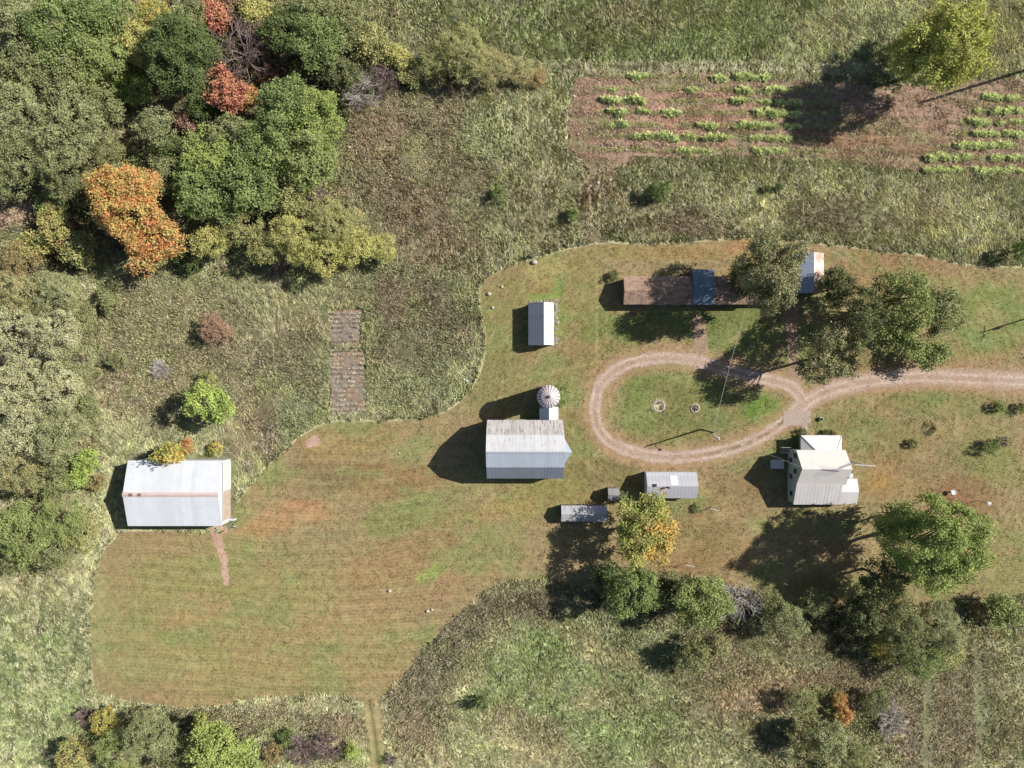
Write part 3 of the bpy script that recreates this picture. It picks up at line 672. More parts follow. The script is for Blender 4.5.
def gable(name, label, cat, R, eave, ridge, axis, wallm, roofm, over=.25, rpos=.5, nrib=0, group=None, wall_name='wall', extra=None, foot=None, roof2=None):
    """R = x0,x1,y0,y1 of the eaves line; axis of the ridge; returns root, off"""
    x0, x1, y0, y1 = R; cx, cy = (x0+x1)/2, (y0+y1)/2
    root = empty(name, cx, cy); tag(root, label, cat, group); off = (cx, cy, 0)
    wx0, wx1, wy0, wy1 = x0 + over, x1 - over, y0 + over, y1 - over
    mb = MB()
    if axis == 'x':
        yr = y0 + (y1 - y0) * rpos
        sl0 = (ridge - eave) / (yr - y0); sl1 = (ridge - eave) / (y1 - yr)
        P = lambda x: [(x, wy0, -.05), (x, wy1, -.05), (x, wy1, eave + sl1*over - .1), (x, yr, ridge - .1), (x, wy0, eave + sl0*over - .1)]
        A, B = P(wx0), P(wx1)
        mb.add(A + B, [(4,3,2,1,0), (5,6,7,8,9), (0,5,9,4), (6,1,2,7), (4,9,8,3), (3,8,7,2)])
        wall = mb.build(wall_name, wallm, root, off)
        mb = MB()
        mb.slab((x0, y0, eave), (x1, y0, eave), (x1, yr, ridge), (x0, yr, ridge))
        if nrib: ribs(mb, (x0, y0, eave), (x1, y0, eave), (x1, yr, ridge), (x0, yr, ridge), nrib)
        if roof2: mb.build('roof_slope', roofm, root, off); mb = MB()
        mb.slab((x1, y1, eave), (x0, y1, eave), (x0, yr, ridge), (x1, yr, ridge))
        if nrib: ribs(mb, (x1, y1, eave), (x0, y1, eave), (x0, yr, ridge), (x1, yr, ridge), nrib)
        mb.build('roof_slope' if roof2 else 'roof', roof2 or roofm, root, off)
    else:
        xr = x0 + (x1 - x0) * rpos
        sl0 = (ridge - eave) / (xr - x0); sl1 = (ridge - eave) / (x1 - xr)
        P = lambda y: [(wx0, y, -.05), (wx1, y, -.05), (wx1, y, eave + sl1*over - .1), (xr, y, ridge - .1), (wx0, y, eave + sl0*over - .1)]
        A, B = P(wy0), P(wy1)
        mb.add(A + B, [(0,1,2,3,4), (9,8,7,6,5), (5,0,4,9), (1,6,7,2), (9,4,3,8), (8,3,2,7)])
        wall = mb.build(wall_name, wallm, root, off)
        mb = MB()
        mb.slab((x0, y1, eave), (x0, y0, eave), (xr, y0, ridge), (xr, y1, ridge))
        if nrib: ribs(mb, (x0, y1, eave), (x0, y0, eave), (xr, y0, ridge), (xr, y1, ridge), nrib)
        if roof2: mb.build('roof_slope', roofm, root, off); mb = MB()
        mb.slab((x1, y0, eave), (x1, y1, eave), (xr, y1, ridge), (xr, y0, ridge))
        if nrib: ribs(mb, (x1, y0, eave), (x1, y1, eave), (xr, y1, ridge), (xr, y0, ridge), nrib)
        mb.build('roof_slope' if roof2 else 'roof', roof2 or roofm, root, off)
    if foot:
        mb = MB(); f = .08
        mb.box(wx0 - f, wx1 + f, wy0 - f, wy1 + f, -.05, foot); mb.build('foundation', M_stone, root, off)
    return root, off, (wx0, wx1, wy0, wy1)

# --- machine shed at the left
R_ms = metal_roof('shed_sheet', '#e8ebf0', '#c9c2c0', .25, (2.2, .25, 1), .42, 3, '#dce0e6')
R = G2(127.8, 460.5, 222, 526, 4.0)
root, off, Wl = gable('machine_shed', 'long white metal machine shed with pinkish ridge strip at the left edge of the lawn', 'shed', R, 4.0, 5.7, 'x', M_white, R_ms, .12, nrib=26)
x0, x1, y0, y1 = R; yr = (y0 + y1) / 2
mb = MB(); mb.slab((x0-.05, yr-.38, 5.67), (x1+.02, yr-.38, 5.67), (x1+.02, yr, 5.80), (x0-.05, yr, 5.80), .03); mb.slab((x1+.02, yr+.38, 5.67), (x0-.05, yr+.38, 5.67), (x0-.05, yr, 5.80), (x1+.02, yr, 5.80), .03)
mb.build('ridge_cap', metal_roof('faded_ridge', '#d9b8ad', '#c4a090', .5, (.5, 2, 1), .6, 3, '#dccfca'), root, off)
for k in (1.2, 2.7):
    mb = MB(); mb.box(x0 + k, x0 + k + .55, yr - .22, yr + .22, 5.6, 5.9); mb.build('vent', M_wood, root, off)
# sliding door on the east gable and the doorway it leaves open
dy1 = g(226, 492, 3.3)[1]; dy0 = g(226, 521, 3.3)[1]
mb = MB(); mb.box(Wl[1] + .003, Wl[1] + .06, dy0, dy1, .02, 3.4); mb.build('doorway', plain('earth_seen_through_doorway', '#c2aea0', .95, .1, .2, 1.5), root, off)
mb = MB(); mb.box(Wl[1] + .003, Wl[1] + .14, dy1 + .05, dy1 + 5.2, .05, 3.7)
for k in range(9): mb.box(Wl[1] + .14, Wl[1] + .165, dy1 + .25 + k * .57, dy1 + .31 + k * .57, .1, 3.65)
mb.build('sliding_door', M_trim, root, off)
mb = MB(); mb.tube([(Wl[1] + .16, dy0 - .1, 3.78), (Wl[1] + .16, dy1 + 5.3, 3.78)], .05, n=6); mb.build('door_track', M_steel, root, off)
mb = MB(); mb.box(Wl[1] + .003, Wl[1] + 1.1, dy0 - .35, dy0 - .1, -.05, 1.1); mb.build('door_post', M_white, root, off)
for k in range(4): window_on(root, off, Wl[0] + 3 + k * 3.4, Wl[2], 1.4, 1.0, .8, '-y')

# --- gambrel barn
def barn():
    e, k, r = 4.2, 7.7, 9.6
    x0, x1, y0, y1 = G2(487, 420, 563, 478.5, e)
    cx, cy = (x0+x1)/2, (y0+y1)/2; yr = cy
    root = empty('barn', cx, cy); tag(root, 'big gambrel barn with white rust-streaked metal roof beside the small silo', 'barn'); off = (cx, cy, 0)
    hw = (y1 - y0) / 2; kw = hw * .54
    o = .15
    P = lambda x: [(x, y0+o, -.05), (x, y1-o, -.05), (x, y1-o, e-.05), (x, yr+kw-.12, k-.18), (x, yr, r-.14), (x, yr-kw+.12, k-.18), (x, y0+o, e-.05)]
    A, B = P(x0+o), P(x1-o); mb = MB()
    mb.add(A + B, [(6,5,4,3,2,1,0), (7,8,9,10,11,12,13), (0,7,13,6), (8,1,2,9), (2,3,10,9), (3,4,11,10), (4,5,12,11), (5,6,13,12)])
    mb.build('wall', M_barn, root, off)
    mb = MB(); mb.box(x0+o-.1, x1-o+.1, y0+o-.1, y1-o+.1, -.05, .9); mb.build('foundation', M_stone, root, off)
    lowN = metal_roof('barn_sheet_rusty', '#dad8d8', '#96705c', .60, (3.2, .3, .3), .5, 4, '#e4e2e0')
    upN = metal_roof('barn_sheet_white', '#f0f0f1', '#a08a82', .44, (2.6, .5, .5), .5, 5, '#c9c9cc')
    upS = metal_roof('barn_sheet_shade', '#d4dbe4', '#b8b0b0', .2, (2.2, .3, .3), .4, 3, '#bac5d4')  # both south slopes: their shade is put into bluer, darker sheet colours
    loS = metal_roof('barn_sheet_deep_shade', '#b4bccb', '#a39a96', .3, (2.2, .3, .3), .45, 3, '#a2adc0')
    nr = 22
    for nm, mt, q in (('lower_roof', lowN, [(x1, y1, e), (x0, y1, e), (x0, yr+kw, k), (x1, yr+kw, k)]),
                      ('upper_roof', upN, [(x1, yr+kw, k+.004), (x0, yr+kw, k+.004), (x0, yr, r), (x1, yr, r)]),
                      ('upper_roof', upS, [(x0, yr-kw, k+.004), (x1, yr-kw, k+.004), (x1, yr, r), (x0, yr, r)]),
                      ('lower_roof', loS, [(x0, y0, e), (x1, y0, e), (x1, yr-kw, k), (x0, yr-kw, k)])):
        mb = MB(); mb.slab(*q); ribs(mb, *q, nr); mb.build(nm, mt, root, off)
    # hay hood: the ridge runs out to a point over the east gable
    mb = MB(); z = .004
    t = (x1 + 1.15, yr, r - .05)
    mb.add([(x1-.01, yr-2.1, r-1.5), (x1-.01, yr+2.1, r-1.5), (x1-.01, yr, r+z), t, (x1-.01, yr-2.1, r-1.6), (x1-.01, yr+2.1, r-1.6), (x1 + 1.1, yr, r-.2)],
           [(0,3,2), (1,2,3), (4,6,3,0), (5,1,3,6), (4,5,6), (0,1,5,4)]); mb.build('hay_hood', upS, root, off)
    mb = MB(); mb.slab((x0, yr-.18, r-.02), (x1, yr-.18, r-.02), (x1, yr, r+.07), (x0, yr, r+.07), .03); mb.slab((x1, yr+.18, r-.02), (x0, yr+.18, r-.02), (x0, yr, r+.07), (x1, yr, r+.07), .03)
    mb.build('ridge_cap', M_steel, root, off)
    for i in range(5): window_on(root, off, x0 + 1.6 + i * 2.5, y0 + o, 1.5, .8, .9, '-y')
    window_on(root, off, x1 - o, yr, 0, 3.0, 3.2, '+x', door=True, mat=M_white)
    window_on(root, off, x0 + o, yr, .0, 2.4, 2.6, '-x', door=True, mat=M_white)
    window_on(root, off, x1 - o, yr, 5.6, 1.6, 1.8, '+x'); window_on(root, off, x0 + o, yr, 6, 1, 1.2, '-x')
    return x0, x1, y0, y1
BX0, BX1, BY0, BY1 = barn()

# --- silo and its feed room
def silo():
    h = 8.6; r = 1.85
    cx, cy = g(548.6, 396.6, h + .5)
    root = empty('silo', cx, cy); tag(root, 'small round concrete silo with faded red and white domed cap north of the barn', 'silo'); off = (cx, cy, 0)
    mb = MB(); mb.lathe(cx, cy, [(r, -.05), (r, h)], 32); mb.lathe(cx, cy, [(r, h), (.01, h + .01)], 32)
    mb.build('wall', plain('silo_staves', '#b5b0aa', .9, .2, .15, 2), root, off, True)
    mb = MB()
    for i in range(9): z = .6 + i * .9; mb.lathe(cx, cy, [(r, z), (r + .03, z), (r + .03, z + .05), (r, z + .05)], 32)
    mb.build('hoop', M_rust, root, off)
    # dome of gores
    ma = plain('cap_white', '#dcdcdf', .45, .4, .08, 3); mr = plain('cap_red', '#9d6a5e', .6, .3, .2, 4)
    N = 20; prof = [(r + .12, h), (r * .93, h + .45), (r * .68, h + .95), (r * .35, h + 1.28), (.14, h + 1.4)]
    for par, mt in ((0, ma), (1, mr)):
        mb = MB()
        for kk in range(N):
            wa = 2 * math.pi / N; a0 = kk * wa
            if par: a0, a1 = a0 - wa * .13, a0 + wa * .13; e_ = .02
            else: a1 = a0 + wa; e_ = 0
            vs = []
            for rr, z in prof:
                for a in (a0, a1): vs.append((cx + (rr + e_ * .5) * math.cos(a), cy + (rr + e_ * .5) * math.sin(a), z + e_))
            mb.add(vs, [(2*i, 2*i+1, 2*i+3, 2*i+2) for i in range(len(prof) - 1)])
        mb.build('cap' if not par else 'cap_rib', mt, root, off)
    mb = MB(); mb.lathe(cx, cy, [(.2, h + 1.38), (.2, h + 1.6), (.28, h + 1.62), (.01, h + 1.8)], 12); mb.build('cap_vent', M_rust, root, off)
    return cx, cy, r
scx, scy, sr = silo()
x0, y_ = g(539.5, 400, 3.2); x1, _ = g(558.3, 400, 3.2)
R = (x0, x1, BY1 - .1, scy - .9)
# the feed room butts against the barn wall and the silo
root, off, Wl = gable('feed_room', 'narrow white-roofed feed room joining the silo to the barn', 'outbuilding', (x0, x1, BY1 + .02, scy - 1.9), 3.0, 4.1, 'y', M_white,
      metal_roof('feed_shaded', '#9aa9c4', '#a0a0a8', .3, (.3, 2, .3), .45), .08, .5, 8, roof2=metal_roof('feed_white', '#ededf0', '#c8c8cc', .2, (.3, 2, .3), .5))  # west slope: bluer copy of the white sheet, shade painted in
window_on(root, off, Wl[1], (Wl[2]+Wl[3])/2, 0, .9, 2.0, '+x', door=True)

# --- small shed north-west of the barn
R = G2(528.4, 302.7, 553.8, 345, 2.7)
root, off, Wl = gable('garden_shed', 'small shed with west slope tinted blue-grey for shade, white east slope, north of the barn', 'shed', R, 2.5, 3.9, 'y', M_white,
      metal_roof('shade_tinted_sheet', '#8b8fa0', '#767a8c', .4, (.3, 2, .3), .45, 5), .12, .6, 12, roof2=metal_roof('bright_sheet', '#f2f2f4', '#ccd0d8', .15, (.3, 2, .3), .5), foot=.35)  # west slope turned from the sun: its shade is put into the colour
window_on(root, off, (Wl[0]+Wl[1])/2, Wl[2], 0, 1.6, 2.0, '-y', door=True); window_on(root, off, Wl[1], (Wl[2]+Wl[3])/2, 1.1, .8, .8, '+x')
# stone sill around it
mb = MB(); rs2 = np.random.RandomState(4)
x0, x1, y0, y1 = R
for i in range(70):
    if i < 44: px_, py_ = x1 + rs2.uniform(.15, 1.0), rs2.uniform(y0 - .2, y1 + .6)
    else: px_, py_ = rs2.uniform(x0, x1 + 1), y1 + rs2.uniform(.15, .7)
    s_ = rs2.uniform(.12, .3); mb.lathe(px_, py_, [(s_, -.02), (s_ * .9, s_ * .5), (.01, s_ * .75)], 6)
tag(mb.build('rubble_edging', M_stone), 'strip of pale loose rubble along the east and north walls of the small garden shed', 'rubble', kind='stuff')

# --- long low shed with rusted roof
R = G2(623.7, 276.2, 756, 304.3, 2.7)
R_rusty = metal_roof('rusted_sheet', '#ab907c', '#80604e', .66, (.6, 1.5, 1), .8, 3, '#b89c86')
root, off, Wl = gable('poultry_shed', 'long low shed under a brown rusted metal roof, partly shaded by the big tree', 'shed', R, 2.6, 3.7, 'x', M_old, R_rusty, .2, .46, 34)
px0 = g(692.8, 0, 3)[0]; px1 = g(714, 0, 3)[0]; x0, x1, y0, y1 = R; yr = y0 + (y1 - y0) * .46; d = .1
mg = metal_roof('blue_panel', '#6d8090', '#c0c6ca', .5, (1, .6, 1), .3, 3, '#7d8fa0')
mb = MB(); q1 = [(px0, y0-.05, 2.6+d), (px1, y0-.05, 2.6+d), (px1, yr, 3.7+d), (px0, yr, 3.7+d)]; q2 = [(px1, y1 + 1.15, 2.95+d), (px0, y1 + 1.15, 2.95+d), (px0, yr+.001, 3.7+d), (px1, yr+.001, 3.7+d)]
mb.slab(*q1); ribs(mb, *q1, 6); mb.slab(*q2); ribs(mb, *q2, 6); mb.build('blue_roof_panel', mg, root, off)
mb = MB(); mb.box(px0 + .1, px1 - .1, y1 - .3, y1 + 1.2, -.05, 2.9); mb.build('porch', M_old, root, off)
for k in range(7): window_on(root, off, Wl[0] + 1.6 + k * 2.6, Wl[2], 1.0, 1.0, .9, '-y')
window_on(root, off, Wl[0] + 14.6, Wl[2], 0, 1.0, 2.0, '-y', door=True, mat=M_wood)
window_on(root, off, Wl[0], (Wl[2]+Wl[3])/2, 0, 1.2, 2.0, '-x', door=True, mat=M_wood)

R = G2(757.5, 262, 795.5, 302, 2.7)
root, off, Wl = gable('lean_shed', 'low brown-roofed shed mostly hidden under the big spreading tree east of the long shed', 'shed', R, 2.4, 3.3, 'x', M_old, R_rusty, .2, .5, 10)
window_on(root, off, Wl[0] + 3, Wl[2], 0, .9, 1.9, '-y', door=True, mat=M_wood)
R = G2(797, 252.8, 824.2, 293, 2.8)
root, off, Wl = gable('tool_shed', 'small shed with white and salmon metal roof just east of the big spreading tree', 'shed', R, 2.6, 3.7, 'y', M_old,
      metal_roof('tree_shade_sheet', '#b4c0d2', '#9aa6bc', .3, (.3, 2, .3), .5), .15, .55, 12, roof2=metal_roof('salmon_sheet', '#ecebee', '#cf9a82', .8, (.35, .35, .3), .55, 2, '#e6d0c8'))  # west slope's blue is the tree's shade painted into the sheet
window_on(root, off, (Wl[0]+Wl[1])/2, Wl[2], 0, 1.4, 2.0, '-y', door=True, mat=M_wood)

# --- garage
R = G2(646.2, 472.4, 696.8, 498.3, 2.7)
R_ga = metal_roof('garage_sheet', '#cfcfd4', '#b4b4bc', .4, (.5, 1.2, 1), .5, 4, '#bcbcc4')
root, off, Wl = gable('garage', 'light grey metal-roofed garage south of the gravel loop', 'garage', R, 2.6, 3.9, 'x', M_white, R_ga, .15, .5, 14)
mb = MB(); cx_, cy_ = g(668.6, 487.5, 4.3); mb.lathe(cx_, cy_, [(.14, 3.2), (.14, 4.5), (.24, 4.52), (.24, 4.62), (.02, 4.8)], 12); mb.build('stove_pipe', M_rust, root, off)
mb = MB(); cx_, cy_ = g(655.5, 485.5, 4.1); mb.box(cx_ - .22, cx_ + .22, cy_ - .22, cy_ + .22, 3.4, 4.15); mb.build('roof_vent', M_darkpaint, root, off)
x0, x1, y0, y1 = R; yr = (y0+y1)/2
mb = MB(); q = [(x0 + 5.4, y1 - .5, 2.93), (x0 + 4.1, y1 - .5, 2.93), (x0 + 4.1, yr + .2, 3.83), (x0 + 5.4, yr + .2, 3.83)]; mb.slab(*q, t=.05); mb.build('patch_panel', M_alu, root, off)
window_on(root, off, Wl[1], (Wl[2]+Wl[3])/2, 0, 2.6, 2.2, '+x', door=True)
for k in range(3): window_on(root, off, Wl[0] + 1.6 + k * 2.6, Wl[2], 1.1, .9, .9, '-y')

R = G2(561.3, 505.8, 607, 521.8, 2.3)
root, off, Wl = gable('corn_crib', 'narrow low shed with dark rust-striped metal roof beside the tree with orange leaves', 'shed', R, 2.0, 2.7, 'x', M_old,
      metal_roof('striped_sheet', '#d2d2d4', '#6a5c54', .52, (2.6, .15, .3), .6, 5, '#b4b4b8'), .12, .5, 14)
window_on(root, off, Wl[0], (Wl[2]+Wl[3])/2, 0, 1.1, 1.8, '-x', door=True, mat=M_wood)
for k in range(4): window_on(root, off, Wl[0] + 1.2 + k * 1.9, Wl[2], .9, .7, .6, '-y')
R = G2(608, 488.5, 619, 500.5, 2.2)
root, off, Wl = gable('privy', 'tiny square outbuilding with patchy grey roof at the end of the narrow striped shed', 'outbuilding', R, 2.1, 2.7, 'x', M_old,
      metal_roof('grey_patchy', '#a8a6a8', '#66605c', .5, (1.5, 1.5, 1), .7), .1, .5, 4)
window_on(root, off, Wl[0], (Wl[2]+Wl[3])/2, 0, .8, 1.8, '-x', door=True, mat=M_wood)

# --- farmhouse
def house():
    e, r = 4.3, 6.9
    R = G2(796.3, 450, 845.6, 485, e); x0, x1, y0, y1 = R
    x0 -= 0; yr = (y0 + y1) / 2
    cx, cy = (x0+x1)/2, (y0+y1)/2
    root = empty('farmhouse', cx, cy); tag(root, 'white-roofed two-storey farmhouse with pale green walls at the end of the driveway', 'house'); off = (cx, cy, 0)
    RS = plain('house_roof_white', '#ece6e0', .6, .3, .07, .7); RS2 = metal_roof('addition_sheet', '#dedad8', '#cdc8c6', .3, (2.5, .2, .3), .6)
    o = .15
    P = lambda x: [(x, y0+o, -.05), (x, y1-o, -.05), (x, y1-o, e-.0), (x, yr, r-.1), (x, y0+o, e-.0)]
    A, B = P(x0+o), P(x1-o); mb = MB()
    mb.add(A + B, [(4,3,2,1,0), (5,6,7,8,9), (0,5,9,4), (6,1,2,7), (4,9,8,3), (3,8,7,2)]); mb.build('wall', M_siding, root, off)
    mb = MB(); q = [(x1, y1, e), (x0, y1, e), (x0, yr, r), (x1, yr, r)]; mb.slab(*q, t=.08); mb.build('roof_slope', RS, root, off)
    mb = MB(); q = [(x0, y0, e), (x1, y0, e), (x1, yr, r+.001), (x0, yr, r+.001)]; mb.slab(*q, t=.08); mb.build('roof_slope', RS, root, off)
    # south addition
    sx0, sx1 = x0 - .02, g(840.2, 0, 3.7)[0]; sy0 = g(0, 504.6, 3.1)[1]
    mb = MB(); mb.add([(sx0+o, sy0+o, -.05), (sx1, sy0+o, -.05), (sx1, y0+o-.003, -.05), (sx0+o, y0+o-.003, -.05), (sx0+o, sy0+o, 3.0), (sx1, sy0+o, 3.0), (sx1, y0+o-.003, 4.25), (sx0+o, y0+o-.003, 4.25)],
        [(3,2,1,0), (4,5,6,7), (0,1,5,4), (1,2,6,5), (2,3,7,6), (3,0,4,7)]); mb.build('addition_wall', M_siding, root, off)
    mb = MB(); q = [(sx0, sy0, 3.08), (sx1 + .1, sy0, 3.08), (sx1 + .1, y0 + .08, 4.5), (sx0, y0 + .08, 4.5)]; mb.slab(*q, t=.08); ribs(mb, *q, 13, .04, .014); mb.build('addition_roof', RS2, root, off)
    # east wing, small gable
    ex0, ex1 = sx1 + .102, g(857.8, 0, 3.2)[0]; ey1 = g(0, 478.6, 2.9)[1]; ey0 = sy0 + .05; eyr = (ey0+ey1)/2
    ex0b = x1 - o + .003
    mb = MB()
    Pe = lambda x: [(x, ey0+o, -.05), (x, ey1-o, -.05), (x, ey1-o, 2.9), (x, eyr, 3.5), (x, ey0+o, 2.9)]
    xs_ = max(ex0, ex0b) if ex0 > x1 else ex0
    A, B = Pe(ex0 + .05), Pe(ex1 - o)
    mb.add(A + B, [(4,3,2,1,0), (5,6,7,8,9), (0,5,9,4), (6,1,2,7), (4,9,8,3), (3,8,7,2)]); mb.build('wing_wall', M_siding, root, off)
    mb = MB(); q = [(ex0, ey0, 2.95), (ex1, ey0, 2.95), (ex1, eyr, 3.65), (ex0, eyr, 3.65)]; mb.slab(*q); mb.build('wing_roof', RS2, root, off)
    mb = MB(); q = [(ex1, ey1, 2.95), (ex0, ey1, 2.95), (ex0, eyr, 3.651), (ex1, eyr, 3.651)]; mb.slab(*q); mb.build('wing_roof', RS, root, off)
    # north porch with hipped roof
    nx0, nx1 = g(800.8, 0, 2.9)[0], g(841.6, 0, 2.9)[0]; ny1 = g(0, 435.4, 2.9)[1]; ny0 = y1 - o + .003
    rx0, rx1 = nx0 + 2.2, nx1 - 1.4; zt = 4.1
    mb = MB(); mb.box(nx0 + .8, nx1 - .2, ny0, ny1 - .2, -.05, 2.78); mb.build('porch_wall', M_siding, root, off)
    mb = MB(); mb.add([(nx1, ny1, 2.9), (nx0, ny1, 2.9), (rx0, ny0 + .02, zt), (rx1, ny0 + .02, zt), (nx0, ny0 + .02, 2.9), (nx1, ny0 + .02, 2.9), (nx1, ny1, 2.8), (nx0, ny1, 2.8), (nx0, ny0 + .02, 2.8), (nx1, ny0 + .02, 2.8)],
        [(0,1,2,3), (1,4,2), (5,0,3), (4,5,3,2), (0,6,7,1), (1,7,8,4), (5,9,6,0), (4,8,9,5), (6,9,8,7)]); mb.build('porch_roof', RS, root, off)
    mb = MB(); mb.tube([Vector((nx0, ny1, 2.93)), Vector((rx0, ny0, zt + .02))], .05, n=6); mb.build('hip_seam', M_steel, root, off)
    mb = MB(); mb.tube([Vector((nx1, ny1, 2.93)), Vector((rx1, ny0, zt + .02))], .05, n=6); mb.build('hip_seam', M_steel, root, off)
    # chimney on the east end, windows, door, steps
    mb = MB(); c = g(850.0, 475.4, 5.2); mb.box(x1 - o + .003, x1 - o + .7, c[1] - .3, c[1] + .3, -.05, 5.6); mb.box(x1 - o - .0 + .06, x1 - o + .76 , c[1] - .36, c[1] + .36, 5.602, 5.72); mb.build('chimney', M_white, root, off)
    for yy, zz, ww, hh in ((yr + 2.0, 2.9, .9, 1.4), (yr - .7, 2.9, .9, 1.4), (yr + 1.0, .9, .9, 1.4), (yr - 1.9, .9, .9, 1.4), ((sy0 + y0)/2, 1.2, .9, 1.2)):
        window_on(root, off, x0 + o, yy, zz, ww, hh, '-x')
    for yy, zz in ((yr + 1.6, 3.0), (yr + 1.6, .9)): window_on(root, off, x1 - o, yy, zz, .9, 1.4, '+x')
    for k in range(3): window_on(root, off, sx0 + 1.6 + k * 2.6, sy0 + o, 1.0, 1.0, 1.3, '-y')
    window_on(root, off, nx0 + 1.6, ny1 - .2, 0, .95, 2.05, '+y', door=True, mat=M_white); window_on(root, off, nx0 + 4.6, ny1 - .2, 1.0, 1.4, 1.2, '+y')
    window_on(root, off, ex1 - o, (ey0+ey1)/2, 0, .9, 2.0, '+x', door=True, mat=M_white)
    # west side stair with white rail
    sxa = g(777, 0)[0]; sya = g(0, 450, .8)[1]
    mb = MB()
    for k in range(4): mb.box(x0 + o - .003 - .35 * (k + 1), x0 + o - .003 - .35 * k, sya - .5, sya + .5, -.02, .8 - .2 * k)
    mb.build('steps', mc, root, off)
    for s_ in (-.5, .5):
        mb = MB(); mb.tube([(x0 + o - .05, sya + s_, 1.75), (x0 + o - 1.5, sya + s_, 1.1)], .045, n=6); mb.tube([(x0 + o - 1.5, sya + s_, -.02), (x0 + o - 1.5, sya + s_, 1.1)], .04, n=6)
        mb.build('handrail', M_alu, root, off)
    return x0, x1, y0, y1, sy0
HX0, HX1, HY0, HY1, HS = house()
mb = MB(); c = g(777, 464); mb.add([(c[0]-1.2, c[1]-.8, 0), (c[0]+1.0, c[1]-.8, 0), (c[0]+1.0, c[1]+.8, 0), (c[0]-1.2, c[1]+.8, 0), (c[0]-1.2, c[1]-.8, .25), (c[0]+1.0, c[1]-.8, .7), (c[0]+1.0, c[1]+.8, .7), (c[0]-1.2, c[1]+.8, .25)],
    [(3,2,1,0), (4,5,6,7), (0,1,5,4), (1,2,6,5), (2,3,7,6), (3,0,4,7)])
tag(mb.build('cellar_hatch', M_trim), 'sloping pale cellar hatch in the shade west of the farmhouse', 'hatch')

# --- television mast at the east end of the house
def antenna():
    h = 10.4; x, y = g(866.5, 465.5, h); x = max(x, HX1 - .15 + .5)
    root = empty('tv_antenna', x, y); tag(root, 'tall television mast with a white rooftop-style aerial at the east wall of the farmhouse', 'antenna'); off = (x, y, 0)
    mb = MB()
    for k in range(3):
        a = k * 2.094; mb.tube([(x + .2*math.cos(a), y + .2*math.sin(a), -.05), (x + .12*math.cos(a), y + .12*math.sin(a), h - 1.2)], .03, n=5)
    for i in range(18):
        z = .3 + i * .5
        for k in range(3):
            a = k * 2.094; b_ = (k + 1) * 2.094; mb.tube([(x + .18*math.cos(a), y + .18*math.sin(a), z), (x + .18*math.cos(b_), y + .18*math.sin(b_), z + .4)], .014, n=4)
    mb.build('mast', M_steel, root, off)
    mb = MB(); mb.tube([(x, y, h - 1.4), (x, y, h + .2)], .035, n=6); mb.tube([(x - 1.9, y + .15, h), (x + 1.5, y - .1, h)], .06, n=6); mb.build('boom', M_alu, root, off)
    mb = MB()
    for i in range(11):
        t = i / 10; px = x - 1.8 + 3.2 * t; L = 1.0 - .55 * t
        mb.tube([(px, y + .13 - .24*t - L, h + .03), (px, y + .13 - .24*t + L, h + .03)], .022, n=4)
    mb.build('element', M_alu, root, off)
antenna()

# --- poles, wires, posts
def utility_pole(x, y, h, label, arm=0, lamp=False, can=False):
    root = empty('utility_pole', x, y); tag(root, label, 'utility pole'); off = (x, y, 0)
    mb = MB(); mb.tube([(x, y, -.3), (x, y, h)], .16 if h < 15 else .3, .11 if h < 15 else .22, n=10); mb.build('pole', M_pole, root, off)
    mb = MB(); a = math.radians(arm); c, s = math.cos(a), math.sin(a)
    mb.tube([(x - 1.1*c, y - 1.1*s, h - .5), (x + 1.1*c, y + 1.1*s, h - .5)], .07, n=5); mb.build('crossarm', M_pole, root, off)
    for k in (-1, 0, 1):
        mb = MB(); mb.lathe(x + .95*c*k + .05*(k == 0), y + .95*s*k, [(.05, h - .42 + .45*(k == 0)), (.07, h - .3 + .45*(k == 0)), (.02, h - .2 + .45*(k == 0))], 8); mb.build('insulator', M_alu, root, off)
    if lamp:
        mb = MB(); mb.tube([(x, y, h - 1.2), (x + .5, y - .5, h - .9), (x + 1.0, y - 1.0, h - .9)], .04, n=6); mb.lathe(x + 1.05, y - 1.05, [(.1, h - .8), (.24, h - .95), (.24, h - 1.1), (.01, h - 1.12)], 12); mb.build('yard_light', M_alu, root, off)
    if can:
        mb = MB(); mb.lathe(x + .35, y, [(.01, h - 2.6), (.26, h - 2.58), (.26, h - 1.7), (.01, h - 1.66)], 12); mb.build('transformer', M_steel, root, off)
    return x, y, h
PX_, PY_ = g(700.5, 429.5); UP = utility_pole(PX_, PY_, 8.4, 'timber utility pole with a yard light inside the gravel loop', 20, True)
x_, y_ = g(1039, 66); UQ = utility_pole(x_, y_, 19.0, 'very tall timber pole beyond the right edge, casting a long shadow over the crop rows', 60)
x_, y_ = g(1044, 313); UR = utility_pole(x_, y_, 10.0, 'timber pole with a transformer beyond the right edge, casting a shadow on the east lawn', 80, False, True)
def wire(a, b, sag, label, r=.022):
    A, B = Vector(a), Vector(b); pts = []
    for i in range(15):
        t = i / 14; p = A.lerp(B, t); p.z -= sag * 4 * t * (1 - t); pts.append(p)
    mb = MB(); mb.tube(pts, r, n=4)
    o = mb.build('overhead_wire', M_alu); tag(o, label, 'wire', 'overhead wires')
xh, yh = g(746, 309, 3.9)
wire((UP[0], UP[1], 8.0), (xh, yh, 3.6), .4, 'thin wire from the yard pole to the long rusty-roofed shed', .02)
wire((UP[0], UP[1], 8.1), (HX0 + .1, (HY0+HY1)/2 + .3, 6.3), .4, 'thin wire from the yard pole to the west gable of the farmhouse', .009)
wire((UP[0], UP[1], 8.3), (UR[0], UR[1], 9.4), 1.0, 'long thin wire from the yard pole eastward over the lawn', .006)
xh, yh = g(668, 478, 4)
wire((UP[0], UP[1], 7.9), (xh, yh, 3.7), .3, 'thin wire from the yard pole down to the garage roof', .008)
